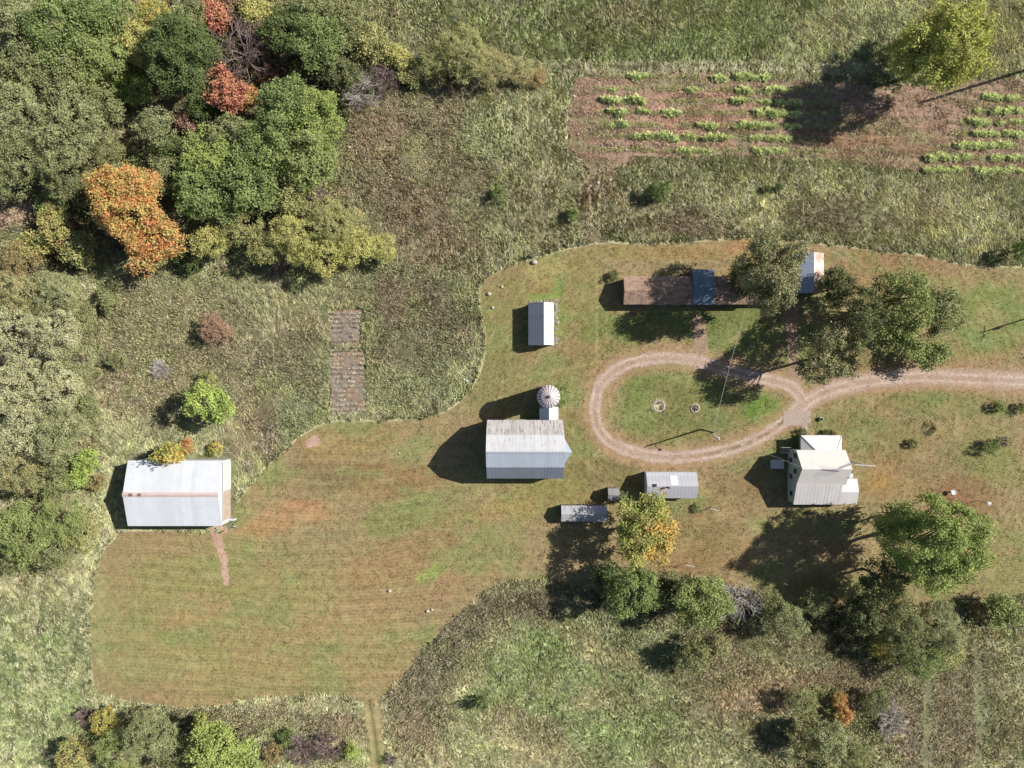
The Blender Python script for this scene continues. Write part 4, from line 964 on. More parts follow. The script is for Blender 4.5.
def tpost(px, py, label):
    x, y = g(px, py); root = empty('clothesline_post', x, y); tag(root, label, 'clothesline post', 'clothesline posts'); off = (x, y, 0)
    mb = MB(); mb.tube([(x, y, -.1), (x, y, 2.2)], .06, n=8); mb.build('post', M_alu, root, off)
    mb = MB(); mb.tube([(x - .75, y + .2, 2.22), (x + .75, y - .2, 2.22)], .05, n=6); mb.build('arm', M_alu, root, off)
tpost(711, 507.5, 'white T-shaped clothesline post between the garage and the farmhouse')
tpost(687.5, 562.8, 'white T-shaped clothesline post just above the dark round tree south of the garage')
def ring(px, py, r, label, n=24, col=M_stone, name='stone_ring', fill=True):
    x, y = g(px, py); col = M_pst; root = empty(name, x, y); tag(root, label, 'fire pit' if fill else 'flower bed'); off = (x, y, 0); mb = MB(); q = np.random.RandomState(int(px))
    for k in range(n):
        a = k * 2 * math.pi / n; s_ = q.uniform(.11, .15)
        cx, cy = x + r*math.cos(a), y + r*math.sin(a); mb.lathe(cx, cy, [(s_*1.2, -.02), (s_*1.1, s_*.9), (s_*.6, s_*1.3), (.01, s_*1.35)], 7)
    mb.build('stone_rim', col, root, off)
    if fill:
        mb = MB(); mb.lathe(x, y, [(r*.95, .05), (.01, .08)], 16); mb.build('ash_bed', mc, root, off)
        mb = MB()
        for a in (.5, 1.5, 2.6): c, s = math.cos(a)*r*.85, math.sin(a)*r*.85; mb.tube([(x - c, y - s, .16 + a*.06), (x + c, y + s, .2 + a*.06)], .11, .09, n=7)
        mb.build('log', M_wood, root, off)
    return root, off, x, y
ring(695, 408, .72, 'round stone fire pit with crossed logs inside the gravel loop')
root, off, x, y = ring(659, 406, .95, 'round bed of pale dry plants ringed with stones inside the gravel loop', 30, name='flower_bed', fill=False)
# pump, bird bath, posts
def stalkclump(name, parent, x, y, z, r, h, n, col, off, seed=0, lean=.5, wd=.03):
    q = np.random.RandomState(seed); V = []; C = []
    for _ in range(n):
        a = q.rand() * 6.283; rr = r * math.sqrt(q.rand()) * .6; bx, by = x + rr*math.cos(a), y + rr*math.sin(a)
        b = a + q.normal(0, .6); l = r * q.uniform(.3, .9) * lean * 2; hh = h * q.uniform(.5, 1.1); w = wd * q.uniform(.6, 1.4)
        dx, dy = math.cos(b), math.sin(b)
        V += [(bx - dy*w, by + dx*w, z), (bx + dy*w, by - dx*w, z), (bx + dx*l, by + dy*l, z + hh*.8), (bx + dx*l*.5 - dy*w, by + dy*l*.5 + dx*w, z + hh)]
        c = np.array(lin(col)) * q.uniform(1.0, 2.2); C += [c] * 4
    V = np.array(V) - np.array(off)
    me = np_mesh(name, V, np.arange(len(V)).reshape(-1, 4), 4, np.array(C), mat=MBL)
    return link(bpy.data.objects.new(name, me), parent)
stalkclump('dry_plants', root, x, y, .02, 1.2, .14, 500, '#c8c0a0', off, 3, .5, .05)
x, y = g(950.8, 491.6); root = empty('bird_bath', x, y); tag(root, 'small white bird bath on the brown lawn east of the farmhouse', 'bird bath'); off = (x, y, 0)
mb = MB(); mb.lathe(x, y, [(.28, 0), (.22, .1), (.1, .2), (.09, .75)], 14); mb.build('pedestal', M_white, root, off)
mb = MB(); mb.lathe(x, y, [(.09, .75), (.42, .88), (.45, .95), (.4, .94), (.1, .86), (.01, .86)], 18); mb.build('bowl', M_white, root, off)
x, y = g(976.5, 500.5); root = empty('feeder_post', x, y); tag(root, 'thin post with small bird feeder on the lawn right of the bird bath', 'bird feeder'); off = (x, y, 0)
mb = MB(); mb.tube([(x, y, -.1), (x, y, 3.4)], .05, n=6); mb.build('post', M_wood, root, off)
mb = MB(); mb.box(x - .18, x + .18, y - .18, y + .18, 3.1, 3.4); mb.slab((x-.3, y-.3, 3.42), (x+.3, y-.3, 3.42), (x+.3, y, 3.6), (x-.3, y, 3.6), .03); mb.slab((x+.3, y+.3, 3.42), (x-.3, y+.3, 3.42), (x-.3, y, 3.6), (x+.3, y, 3.6), .03); mb.build('feeder', M_trim, root, off)
x, y = g(820.3, 419); root = empty('planter', x, y); tag(root, 'small white planter tub beside the concrete pad in front of the house', 'planter'); off = (x, y, 0)
mb = MB(); mb.lathe(x, y, [(.25, 0), (.36, .45), (.4, .5), (.33, .5), (.3, .42), (.01, .42)], 16); mb.build('tub', M_white, root, off)
stalkclump('plant', root, x, y, .4, .3, .35, 60, '#8a9a64', off, 5)
# field stones
rk = np.random.RandomState(21)
def stone(px, py, s, label, group, i):
    x, y = g(px, py); bm_v = []; bm = MB(); n = 9
    rr = [rk.uniform(.8, 1.15) for _ in range(n)]
    vs = []; 
    for z, f in ((-.05, .95), (.25, 1.0), (.5, .75)):
        for k in range(n): a = k * 2 * math.pi / n + i; vs.append((s*f*rr[k]*math.cos(a), s*.8*f*rr[(k+2) % n]*math.sin(a), s * z * 1.6))
    vs.append((0, 0, s * .95)); fs = []
    for l in range(2):
        for k in range(n): k2 = (k+1) % n; fs.append((l*n+k, l*n+k2, (l+1)*n+k2, (l+1)*n+k))
    for k in range(n): fs.append((2*n+k, 2*n+(k+1) % n, 3*n))
    bm.add(vs, fs); o = bm.build('field_stone', M_pst, None, (0, 0, 0), True); o.location = (x, y, 0); tag(o, label, 'stone', group)
for i, (px, py, s, lb) in enumerate([
    (389.6, 590.8, .42, 'pale stone alone on the big lawn, left of the stone pair'), (427.5, 611, .38, 'upper left stone of the pair near the diagonal weed edge'), (432, 609.5, .3, 'upper right stone of the pair near the diagonal weed edge'),
    (489, 294, .45, 'largest pale stone on the lawn corner left of the small garden shed'), (502, 287, .3, 'pale stone north-east of the largest one on the lawn corner'), (492.6, 307.6, .3, 'pale stone just below the largest one on the lawn corner'), (501, 268.5, .3, 'pale stone at the northern mown edge above the lawn corner'),
    (534.5, 262.5, .6, 'brownish boulder on the lawn north of the small garden shed'), (467, 381, .36, 'pale stone in the weeds at the curved edge of the lawn'), (464, 379.5, .3, 'small pale stone touching the one at the curved edge of the lawn'), (399.3, 453.5, .22, 'tiny white stone alone in the upper middle of the big lawn'),
    (598, 183, .35, 'pale stone at the lower end of the bare reddish strip, right of its neighbour'), (590, 186, .3, 'pale stone at the lower end of the bare reddish strip, left of its neighbour'), (574, 96.5, .32, 'pale stone at the upper left corner of the crop soil'), (626, 150, .28, 'pale stone on the crop soil under the lowest left row'), (578, 134.5, .26, 'pale stone on the bare reddish strip'),
    (571, 165, .28, 'pale stone in the grass at the lower left of the bare reddish strip'), (349.5, 147.5, .34, 'white stone at the edge of the woods on brown weeds'), (610, 180, .3, 'pale stone at the bottom edge of the crop soil')]):
    stone(px, py, s, lb, 'pale field stones', i)
# ------------------------------------------------------------------ trees
M_bark = plain('bark', '#6b6055', .95, .1, .3, 4)
M_palebark = plain('pale_bark', '#b9b2ac', .9, .15, .2, 4)
M_purplebark = plain('grey_purple_twigs', '#8f7c78', .95, .1, .2, 4)
M_brownbark = plain('brown_twigs', '#9a7468', .95, .1, .2, 4)

def unit(n, rg):
    v = rg.normal(size=(n, 3)); return v / np.linalg.norm(v, axis=1)[:, None]

def make_crown(seed, R, zc, style='round'):
    """crown of many leaf-sized faces in clumps over uneven lobes; returns mesh and the lobe centres"""
    rg = np.random.RandomState(seed)
    sq = {'round': .82, 'fine': .8, 'airy': .8, 'bush': .8}[style]
    nl = {'round': 15, 'fine': 20, 'airy': 15, 'bush': 9}[style]
    nl = int(nl * (1.0 if R < 4 else 1.4 if R < 6 else 1.9))
    d = unit(nl, rg); d[:, 2] = np.where(d[:, 2] < -.25, -d[:, 2] * .6, d[:, 2])
    stretch = np.array([rg.uniform(.86, 1.1), rg.uniform(.86, 1.1), sq])
    lo, hi = {'round': (.48, .80), 'fine': (.45, .76), 'airy': (.5, .84), 'bush': (.4, .7)}[style]
    dist = rg.uniform(lo, hi, nl) * R
    rad = {'round': (.2, .38), 'fine': (.22, .36), 'airy': (.19, .34), 'bush': (.3, .45)}[style]
    k = 1.0 if R < 4 else .88 if R < 6 else .8
    lr = rg.uniform(rad[0], rad[1], nl) * R * k
    C = d * dist[:, None] * stretch; C[:, 2] += zc
    if style != 'airy':
        C = np.vstack([C, [[0, 0, zc]]]); lr = np.append(lr, .60 * R)
    leaf = {'round': .28, 'fine': .2, 'airy': .28, 'bush': .22}[style] * (1 if R > 2.5 else .8)
    cl_d = {'round': 1.45, 'fine': 1.9, 'airy': 1.8, 'bush': 1.8}[style] * (1.5 if R >= 7 else 1.2 if R > 5 else 1)
    P = []; O = []
    for i in range(len(lr)):
        n = int(4 * math.pi * lr[i] ** 2 * cl_d * (1 if R > 2.5 else 1.8)) + 6
        u = unit(n, rg); u = u[u[:, 2] > -.55]
        bump = 1 + .16 * np.sin(u[:, 0] * 5 + i) * np.cos(u[:, 1] * 6 + 2 * i) + rg.normal(0, .06, len(u))
        p = C[i] + u * lr[i] * bump[:, None] * np.array([1, 1, .85])
        keep = np.ones(len(p), bool)
        for j in range(len(lr)):
            if j != i: keep &= np.linalg.norm((p - C[j]) / (1, 1, .85), axis=1) > lr[j] * .84
        P.append(p[keep]); O.append(u[keep])
    P = np.vstack(P); O = np.vstack(O)
    an = np.arctan2(P[:, 1], P[:, 0]); wob = 1 + .16 * (vnoise(an * 1.6 + 20, P[:, 2] / R + seed, 3) - .5) + .22 * (vnoise(P[:, 0] / (.3 * R) + 9, P[:, 1] / (.3 * R) + seed, 5) - .5)
    P[:, :2] *= wob[:, None]; P[:, 2] += (vnoise(P[:, 0] / (.25 * R) + 3, P[:, 1] / (.25 * R) + 7, seed % 30) - .5) * .45 * R
    # holes where a limb ended
    hole = vnoise(P[:, 0] / (R * .22) + seed, P[:, 1] / (R * .22) + P[:, 2] / (R * .3), seed % 40)
    keep = hole > {'round': .15, 'fine': .2, 'airy': .3, 'bush': .1}[style]
    if R >= 7: keep = hole > .07
    P = P[keep]; O = O[keep]; amp = 1.9 * min(1, R / 4.5)
    cb = vnoise(P[:, 0] / 1.25 + P[:, 2] * .3 + 11, P[:, 1] / 1.25 - P[:, 2] * .2 + seed % 50, 7)
    P = P + O * ((cb - .5) * amp + rg.uniform(-.2, .3, len(P)))[:, None]
    per = {'round': 26, 'fine': 22, 'airy': 22, 'bush': 20}[style]
    m = len(P); t = np.repeat(np.arange(m), per); M = len(t)
    cv = rg.rand(m)
    sp = {'round': .33, 'fine': .26, 'airy': .34, 'bush': .22}[style] * (1 if R > 2.5 else .7)
    pos = P[t] + rg.normal(0, sp, (M, 3)) * (1, 1, .7)
    nrm = O[t] * .45 + np.array([0, 0, .45]) + unit(M, rg) * .75; nrm /= np.linalg.norm(nrm, axis=1)[:, None]
    a = np.cross(nrm, unit(M, rg)); a /= np.linalg.norm(a, axis=1)[:, None] + 1e-9; b = np.cross(nrm, a)
    s = (leaf * rg.uniform(.6, 1.3, M))[:, None]
    V = np.stack([pos - a * s * .6, pos - b * s * .36 + nrm * s * .08, pos + a * s * .6, pos + b * s * .36 + nrm * s * .08], 1).reshape(-1, 3)
    v = np.clip(cv[t] * .55 + rg.rand(M) * .45, 0, 1)
    me = np_mesh('crown', V, np.arange(4 * M).reshape(-1, 4), 4, v=np.repeat(v, 4))
    return me, C, lr

def trunk_mesh(seed, R, zc, C, mat):
    rg = np.random.RandomState(seed + 5); mb = MB(); r0 = .035 * R + .06
    top = zc * .75 if zc > R else zc * .6
    mb.tube([(0, 0, -.15), (.03 * R, .02 * R, top * .5), (0, .04 * R, top), (0, 0, zc + .2 * R)], r0 * 1.15, r0 * .45, 8)
    for c in C[:14]:
        z0 = top * rg.uniform(.6, 1.0); q = Vector((0, .02 * R, z0)); e = Vector(tuple(c)); mm = q.lerp(e, .5); mm.z += rg.uniform(-.05, .1) * R
        mb.tube([q, mm, e], r0 * .45, .03, 5)
    me = bpy.data.meshes.new('trunk'); me.from_pydata(mb.v, [], mb.f); me.polygons.foreach_set('use_smooth', [True] * len(me.polygons)); me.materials.append(mat); me.update(); return me

def bare_meshes(seed, R, hc, dens=1.0, up=.9):
    """trunk mesh and a mesh of bare branching twigs"""
    rg = np.random.RandomState(seed); tr = MB(); tw = MB()
    tr.tube([(0, 0, -.1), (0, 0, hc * .45)], .05 * R + .04, .04 * R + .02, 7)
    def grow(p, d, l, r, depth):
        q = p + d * l * .5 + Vector(rg.normal(0, .05 * l, 3)); e = q + (d + Vector(rg.normal(0, .18, 3))).normalized() * l * .5
        tw.tube([p, q, e], r, r * .6, 4 if depth > 1 else 3, False)
        if depth == 0: return
        for _ in range(rg.randint(3, 5)):
            f = rg.uniform(.35, 1.0); s = p.lerp(e, f); nd = (d + Vector(rg.normal(0, .55, 3))).normalized(); nd.z = abs(nd.z) * up if depth < 2 else nd.z
            grow(s, nd.normalized(), l * rg.uniform(.5, .75), r * .58, depth - 1)
    n0 = int(17 * dens)
    for k in range(n0):
        a = k * 6.283 / n0 + rg.normal(0, .25); el = rg.uniform(.25, 1.25)
        d = Vector((math.cos(a) * math.cos(el), math.sin(a) * math.cos(el), math.sin(el)))
        grow(Vector((0, 0, hc * .42)), d, R * .68, (.05 * R ** .5 + .02), 3 if R > 2 else 2)
    out = []
    for nm, mb in (('trunk', tr), ('branches', tw)):
        me = bpy.data.meshes.new(nm); me.from_pydata(mb.v, [], mb.f); me.materials.append(M_bark); me.update(); out.append(me)
    return out

SIZES = [1.1, 1.8, 2.8, 4.0, 5.4, 7.2, 9.0]
_proto = {}
def proto(style, R, variant):
    sz = min(SIZES, key=lambda q: abs(math.log(q / R)))
    key = (style, sz, variant)
    if key not in _proto:
        seed = abs(hash((len(style) * 7 + ord(style[0]), int(sz * 10), variant))) % 10000
        zc = sz * (1.25 if sz > 3 else .95)
        if sz < 2: zc = sz * .75
        if style == 'bare': _proto[key] = (sz, zc, bare_meshes(seed, sz, zc), None)
        else:
            me, C, lr = make_crown(seed, sz, zc, style)
            _proto[key] = (sz, zc, me, trunk_mesh(seed, sz, zc, C, M_bark))
    return _proto[key]

def slot(o, m):
    if not o.data.materials: o.data.materials.append(m)
    o.material_slots[0].link = 'OBJECT'; o.material_slots[0].material = m

# ---- leafy undergrowth between the trunks of the woods
UZ = [[(-50,-45),(400,-45),(400,60),(372,100),(350,150),(350,205),(395,240),(370,272),(230,275),(180,270),(100,262),(60,270),(-50,285)],
      [(-50,285),(95,300),(105,330),(100,420),(112,470),(104,500),(40,505),(-50,500)], [(-50,505),(104,508),(100,545),(70,575),(-50,585)],
      [(40,813),(60,740),(90,712),(200,712),(330,730),(368,740),(372,813)], [(590,575),(700,578),(760,600),(960,604),(1020,600),(1074,606),(1074,640),(980,640),(950,670),(880,665),(820,640),(700,632),(600,600)],
      [(780,690),(830,690),(900,710),(900,813),(790,813)]]
def undergrowth():
    q = np.random.RandomState(77); n = 60000
    cx = q.uniform(-50, 1074, n); cy = q.uniform(-45, 813, n)
    sd = np.full(n, -1e9)
    for z in UZ: sd = np.maximum(sd, poly_sd(cx, cy, z))
    sd = sd + (fbm(cx, cy, 22, 151, 3) - .5) * 26
    k = (sd > 0) & (poly_sd(cx, cy, LAWN) < -1) & ~((cx > 116) & (cx < 240) & (cy > 450) & (cy < 535)) & (fbm(cx, cy, 16, 153, 3) > .36) & (patch(cx, cy, 18, 214, 48, 11, -18, 90) < .3)
    cx = cx[k]; cy = cy[k]; sd = sd[k]; m = len(cx)
    hh = (fbm(cx, cy, 13, 155, 3) - .25) * 6 * np.clip(sd / 14, .15, 1)
    per = 7; t = np.repeat(np.arange(m), per); M = len(t)
    pos = np.stack([(cx[t] - 512) * S + q.normal(0, .35, M), (384 - cy[t]) * S + q.normal(0, .35, M), np.maximum(.1, hh[t] + q.normal(0, .25, M))], -1)
    nrm = unit(M, q) * .8 + np.array([0, 0, .6]); nrm /= np.linalg.norm(nrm, axis=1)[:, None]
    a = np.cross(nrm, unit(M, q)); a /= np.linalg.norm(a, axis=1)[:, None] + 1e-9; b = np.cross(nrm, a); s = (.26 * q.uniform(.6, 1.4, M))[:, None]
    V = np.stack([pos - a*s*.6, pos - b*s*.36, pos + a*s*.6, pos + b*s*.36], 1).reshape(-1, 3)
    c = np.zeros((m, 3)) + np.array(leafc('#8c9262')); w1 = sstep(.45, .65, fbm(cx, cy, 20, 157, 3))
    c = c + (np.array(leafc('#7a8c50')) - c) * w1[:, None]; w1 = sstep(.58, .7, fbm(cx, cy, 15, 159, 3)); c = c + (np.array(leafc('#a08868')) - c) * w1[:, None]
    C = np.repeat(c[t] * q.uniform(.7, 1.35, (M, 1)), 4, 0)
    o = link(bpy.data.objects.new('undergrowth', np_mesh('undergrowth', V, np.arange(4 * M).reshape(-1, 4), 4, C, mat=MBL)))
    tag(o, 'low leafy undergrowth filling the gaps between the trees', 'undergrowth', None, 'stuff')
undergrowth()

rt = random.Random(5)
TREES = {}
def tree(px, py, Rp, mat, label, style='round', hk=1.0, cat='tree', group=None, name='tree', bark=None, rz=None):
    """crown centre seen at px,py with radius Rp pixels; hk scales how high the crown stands"""
    R = Rp * S * (1.08 if Rp > 12 else 1.0)
    if R < 2 and style == 'round': style = 'bush'
    sz, zc, a, b = proto(style, R, rt.randrange(4))
    s = R / sz; sz_ = s * hk
    hc = zc * sz_
    x, y = g(px, py, hc)
    root = empty(name, x, y, 0, rt.uniform(0, 6.28) if rz is None else rz); root.scale = (s, s, sz_)
    tag(root, label, cat, group)
    if style == 'bare':
        for me, nm in zip(a, ('trunk', 'branches')):
            o = link(bpy.data.objects.new(nm, me), root); slot(o, bark or M_palebark)
    else:
        o = link(bpy.data.objects.new('trunk', b), root)
        o = link(bpy.data.objects.new('crown', a), root); slot(o, mat)
    return root

GG = leaf_mat('#9ca47c', '#848f64', .5); GG2 = leaf_mat('#8f986c', '#788256', .5); SIL = leaf_mat('#bcbf9e', '#a0a680', .5)
GR = leaf_mat('#859a5c', '#6e844c', .5); DG = leaf_mat('#6c7e4a', '#586c42', .5); BR = leaf_mat('#9aac58', '#7e944e', .5)
OL = leaf_mat('#a8a870', '#8f9860', .5); YO = leaf_mat('#bcba6c', '#a2a860', .5); LI = leaf_mat('#a6bc58', '#88a44e', .5)
YE = leaf_mat('#c8b24e', '#9aa256', .5); OR = leaf_mat('#e09a58', '#c8a452', .45); OB = leaf_mat('#d4875a', '#b0a05a', .5)
RE = leaf_mat('#b8706a', '#c0886c', .5); BN = leaf_mat('#a88c68', '#8c8a60', .5); PK = leaf_mat('#a88880', '#9a7868', .5)
MIX = leaf_mat('#9fa660', '#ac9464', .42); OL2 = leaf_mat('#9aa070', '#a89a70', .45); DM = leaf_mat('#788258', '#646e4c', .5)
OKG = leaf_mat('#95a662', '#7c8e54', .5); SHG = leaf_mat('#8a9068', '#a09a84', .4)
wood = 'trees of the wood in the upper left'
west = 'trees of the grove along the left edge'
T = tree
T(15,22,25,GG,'grey-green tree in the very upper left corner of the wood',group=wood)
T(58,32,30,GR,'mid-green tree just right of the corner tree at the top of the wood',group=wood)
T(100,18,26,GR,'green tree touching the top edge, left of the yellow-tipped tree',group=wood)
T(98,62,26,OKG,'light green tree in the second row of the wood below the top-edge green tree',group=wood)
T(30,70,27,GG2,'olive-green tree at the left edge, second from the corner',group=wood)
T(72,92,27,GG2,'broad olive tree in the left middle of the wood',group=wood)
T(22,118,32,GG,'grey-green tree at the left edge above the broad one with the rounded outline',group=wood,style='fine')
T(70,132,32,GG,'large grey-green tree in the left middle, above the shadow gap',group=wood,style='fine')
T(22,166,30,GG2,'dense grey-green tree at the left edge just above the tan clearing',group=wood,style='fine')
T(66,172,27,GG2,'dark grey-green tree just above the tan clearing, right of the edge tree',group=wood,style='fine')
T(104,108,20,GG2,'small olive tree between the lime tree and the large grey-green trees',group=wood)
T(108,150,18,GG2,'small dull green tree left of the rounded pale crown near the bare twigs',group=wood,style='fine')
T(156,14,15,YE,'yellow-tipped small tree at the top edge of the wood',group=wood,style='fine')
T(136,42,20,YO,'yellow-green tree beside the big dark green tree at the top',group=wood)
T(180,58,35,DG,'largest dark green tree in the top middle of the wood',group=wood)
T(188,20,20,GG2,'dull green tree at the top edge above the largest dark green one',group=wood)
T(132,88,17,LI,'bright lime-green small tree in the middle of the wood',group=wood,hk=.9)
T(152,124,21,GG,'rounded pale grey-green tree right of the small bare twigs',group=wood,style='fine')
T(118,114,11,None,'small bare white-twigged tree among the green crowns of the wood','bare',cat='bare tree')
T(104,52,9,BN,'small brown-orange patch of crown between green trees at the top of the wood',group=wood,hk=1.5)
T(212,16,16,RE,'salmon-red tree at the top edge of the wood',group=wood)
T(232,6,12,PK,'pinkish tree touching the top edge beside the salmon-red one',group=wood)
T(238,46,27,None,'large bare purple-grey tree near the top of the wood','bare',cat='bare tree',bark=M_purplebark)
T(262,34,16,None,'smaller bare purple-grey tree right of the large bare one','bare',cat='bare tree',bark=M_purplebark)
T(254,12,14,YO,'yellow-green tree at the top edge right of the pink one',group=wood)
T(230,90,20,RE,'bright red tree below the bare purple-grey tree',group=wood)
T(246,98,12,OB,'orange lower right flank tree beside the bright red one',group=wood)
T(270,76,14,None,'thin bare brownish tree right of the red one','bare',cat='bare tree',bark=M_brownbark)
T(186,120,12,PK,'small dull pink tree in the dark gap of the wood',group=wood)
T(203,110,14,DG,'small dark tree between the dull pink and bright red trees',group=wood)
T(285,30,20,DG,'dark green tree right of the bare trees at the top',group=wood)
T(316,46,27,GR,'green tree at the upper right of the wood',group=wood)
T(345,28,20,GG2,'olive-green tree at the top edge near the meadow',group=wood)
T(310,12,16,GG2,'small olive tree at the top edge of the wood, left of the last one',group=wood)
T(372,42,16,OL,'pale olive tree near the meadow at the top right of the wood',group=wood)
T(340,72,19,DM,'dark dull tree behind the dead branches at the right side of the wood',group=wood)
T(355,88,21,None,'bare tree with long white branches at the right side of the wood','bare',cat='bare tree',hk=.8)
T(382,76,15,None,'bare grey tree right of the one with long white branches','bare',cat='bare tree',hk=.8,bark=M_purplebark)
T(397,58,13,YO,'yellowish shrub-like tree at the start of the hedge along the top meadow',hk=.8)
T(412,76,12,OL,'small olive bush in the hedge, right of the yellowish one',hk=.8)
T(436,58,18,OL,'olive bush tree in the left half of the hedge beside the top meadow',style='fine',hk=.75)
T(465,54,25,OL,'largest olive-green bush of the hedge beside the top meadow',style='fine',hk=.75)
T(492,64,18,OL2,'straw-green bush in the right half of the hedge',style='fine',hk=.75)
T(517,72,14,OL2,'small brownish bush near the right end of the hedge',style='fine',hk=.6)
T(538,80,11,BN,'low brown bush at the right end of the hedge',style='fine',hk=.5)
T(288,112,30,GR,'large green tree in the right part of the wood, upper left of a double crown',group=wood)
T(318,118,28,BR,'bright green tree at the right edge of the wood facing the brown meadow',group=wood)
T(310,158,30,OKG,'bright green tree at the right edge below the other bright one',group=wood)
T(266,150,30,GR,'full green tree in the middle right of the wood',group=wood)
T(232,140,24,GG2,'dull green tree left of the full green one in the middle right',group=wood)
T(250,188,30,GR,'green tree at the lower middle of the wood',group=wood)
T(210,162,26,BR,'vivid green tree right of the orange maple, upper of the two',group=wood)
T(205,196,28,GR,'vivid green tree right of the orange maple, lower of the two',group=wood)
T(170,178,20,GG2,'dull green tree right above the orange maple',group=wood)
T(172,150,16,DG,'small dark green tree in the shade above the orange maple',group=wood)
T(290,192,22,OL,'olive tree between the green trees and the yellow-green ones at the lower edge',group=wood)
OMP = leaf_mat('#d08c54', '#b2a45a', .5, None)
T(128,206,36,OMP,'upper part of the big orange maple crown at the left of the wood',group='orange maples')
T(150,238,27,OMP,'lower right orange maple crown next to the bigger orange one',group='orange maples')
T(104,188,17,OR,'small bright orange maple at the upper left of the big orange crown',group='orange maples')
T(55,228,20,MIX,'yellow-green and tan mottled tree left of the orange maples',hk=.9)
T(38,246,17,MIX,'mottled yellow-tan tree at the lower left of the other mottled one',hk=.9)
T(78,248,17,OL,'olive-yellow tree between the mottled trees and the orange maples',hk=.9)
T(52,208,14,GR,'small green tree at the top of the mottled group by the tan clearing',hk=.9)
T(73,224,9,None,'small purple leafless bush among the mottled yellow-green trees','bare',cat='bare tree',bark=M_purplebark,hk=1.6)
T(18,262,19,BN,'brownish small tree at the left edge under the tan clearing',style='fine')
T(213,245,20,YO,'pale yellow-olive round tree standing clear below the vivid green trees',style='fine')
T(188,262,12,DG,'small dark green bush left of the pale yellow-olive round tree')
T(246,228,20,OL,'pale olive tree right of the round yellow-olive one',style='fine')
T(268,250,18,OL,'pale olive tree at the lower edge over the deep shadow',style='fine')
T(296,238,24,YO,'yellow-olive tree in the lower row of the wood, second from its right end',style='fine')
T(330,224,24,OL,'olive tree above the lower right row of the wood',style='fine')
T(328,256,22,YO,'yellow-olive tree at the bottom of the lower right row',style='fine')
T(358,248,21,YO,'yellow-green tree at the lower right corner of the wood',style='fine')
T(382,250,15,YO,'smallest yellow-green tree, last at the lower right corner of the wood',style='fine')
T(352,222,16,OL2,'dull olive tree above the corner of the wood',style='fine')
T(280,264,13,None,'bare grey tree in front of the deep shadow under the yellow-olive row','bare',cat='bare tree',bark=M_purplebark)
T(318,204,16,None,'bare grey tree between the bright green and yellow-olive trees','bare',cat='bare tree',bark=M_purplebark)
# left grove
T(22,296,24,OL2,'brown-olive tree at the top of the left edge grove',style='fine',group=west)
T(60,296,24,GG,'grey-green tree second in the top row of the left edge grove',style='fine',group=west)
T(84,318,16,GG2,'small grey-green tree at the right side near the top of the left edge grove',style='fine',group=west)
T(18,330,26,SIL,'silvery tree at the left edge just above the white bare tree',style='fine',group=west)
T(56,334,26,SIL,'silvery tree right above the white bare tree',style='fine',group=west)
T(20,352,17,None,'white bare tree at the left edge among the silvery trees','bare',cat='bare tree')
T(48,352,15,None,'white bare tree, right-hand one of the pair among silvery trees','bare',cat='bare tree')
T(78,362,20,GG,'grey-green tree right of the white bare trees',style='fine',group=west)
T(22,390,28,SIL,'silvery tree at the left edge below the white bare trees',style='fine',group=west)
T(58,390,27,SIL,'silvery tree in the middle of the left edge grove below the bare trees',style='fine',group=west)
T(80,408,17,GG2,'green-grey tree on the right side of the grove above the lime bushes',style='fine',group=west)
T(28,432,28,SIL,'big silvery tree at the left edge, lower middle of the grove',style='fine',group=west)
T(62,436,28,GG,'grey tree left of the lime bushes in the grove',style='fine',group=west)
T(86,462,13,LI,'lime-green bush next to the white machine shed, upper one',hk=1.1)
T(78,480,12,LI,'lime-green bush next to the white machine shed, lower left one',hk=1.1)
T(98,482,9,BN,'small brown and green bush beside the shed shadow')
T(18,470,24,OL2,'olive-brown tree at the left edge in the lower grove',style='fine',group=west)
T(50,476,20,GG2,'green-grey tree above the dark gap in the lower grove',style='fine',group=west)
T(24,530,30,OKG,'light green tree at the left edge south of the dark gap',style='fine',group='trees southwest of the machine shed')
T(60,518,26,OKG,'light green tree in the middle south of the dark gap',style='fine',group='trees southwest of the machine shed')
T(84,530,20,OL,'olive tree nearest the lawn corner below the shed shadow',style='fine',group='trees southwest of the machine shed')
T(50,548,22,GG2,'dull green tree at the bottom of the clump southwest of the machine shed',style='fine',group='trees southwest of the machine shed')
T(12,560,18,GG2,'dull green tree at the left edge, lowest above the open field',style='fine',group='trees southwest of the machine shed')
# meadow shrubs
sh = 'shrub'
T(215,329,14,PK,'reddish-brown bush alone in the weeds north of the machine shed',style='fine',cat=sh,name='shrub',hk=.9)
T(209,402,22,LI,'big bright green bush in the weeds north of the machine shed',cat=sh,name='shrub')
T(208,380,11,OL,'small olive bush touching the top of the big bright green one',cat=sh,name='shrub')
T(172,454,12,YE,'yellow bush overhanging the north edge of the machine shed roof',cat=sh,name='shrub',hk=2.2)
T(188,447,8,OB,'orange-brown bush right of the yellow one at the machine shed',cat=sh,name='shrub',hk=1.6)
T(216,448,7,YE,'small yellow bush near the north-east corner of the machine shed',cat=sh,name='shrub')
T(160,368,12,None,'fallen white bare sapling in the weeds west of the reddish bush','bare',cat='bare tree',hk=.5)
T(118,360,10,GG2,'low grey-green bush at the right side of the left grove',cat=sh,name='shrub')
T(108,298,12,GG2,'low dull bush below the mottled trees',cat=sh,name='shrub')
T(655,191,10,DG,'dark green bush, left one of the pair below the crop rows',cat=sh,name='shrub',hk=1.3)
T(665,190,9,GR,'green bush, right one of the pair below the crop rows',cat=sh,name='shrub',hk=1.2)
T(499,195,7,GR,'small green bush in the meadow above the lawn corner',cat=sh,name='shrub',hk=1.3)
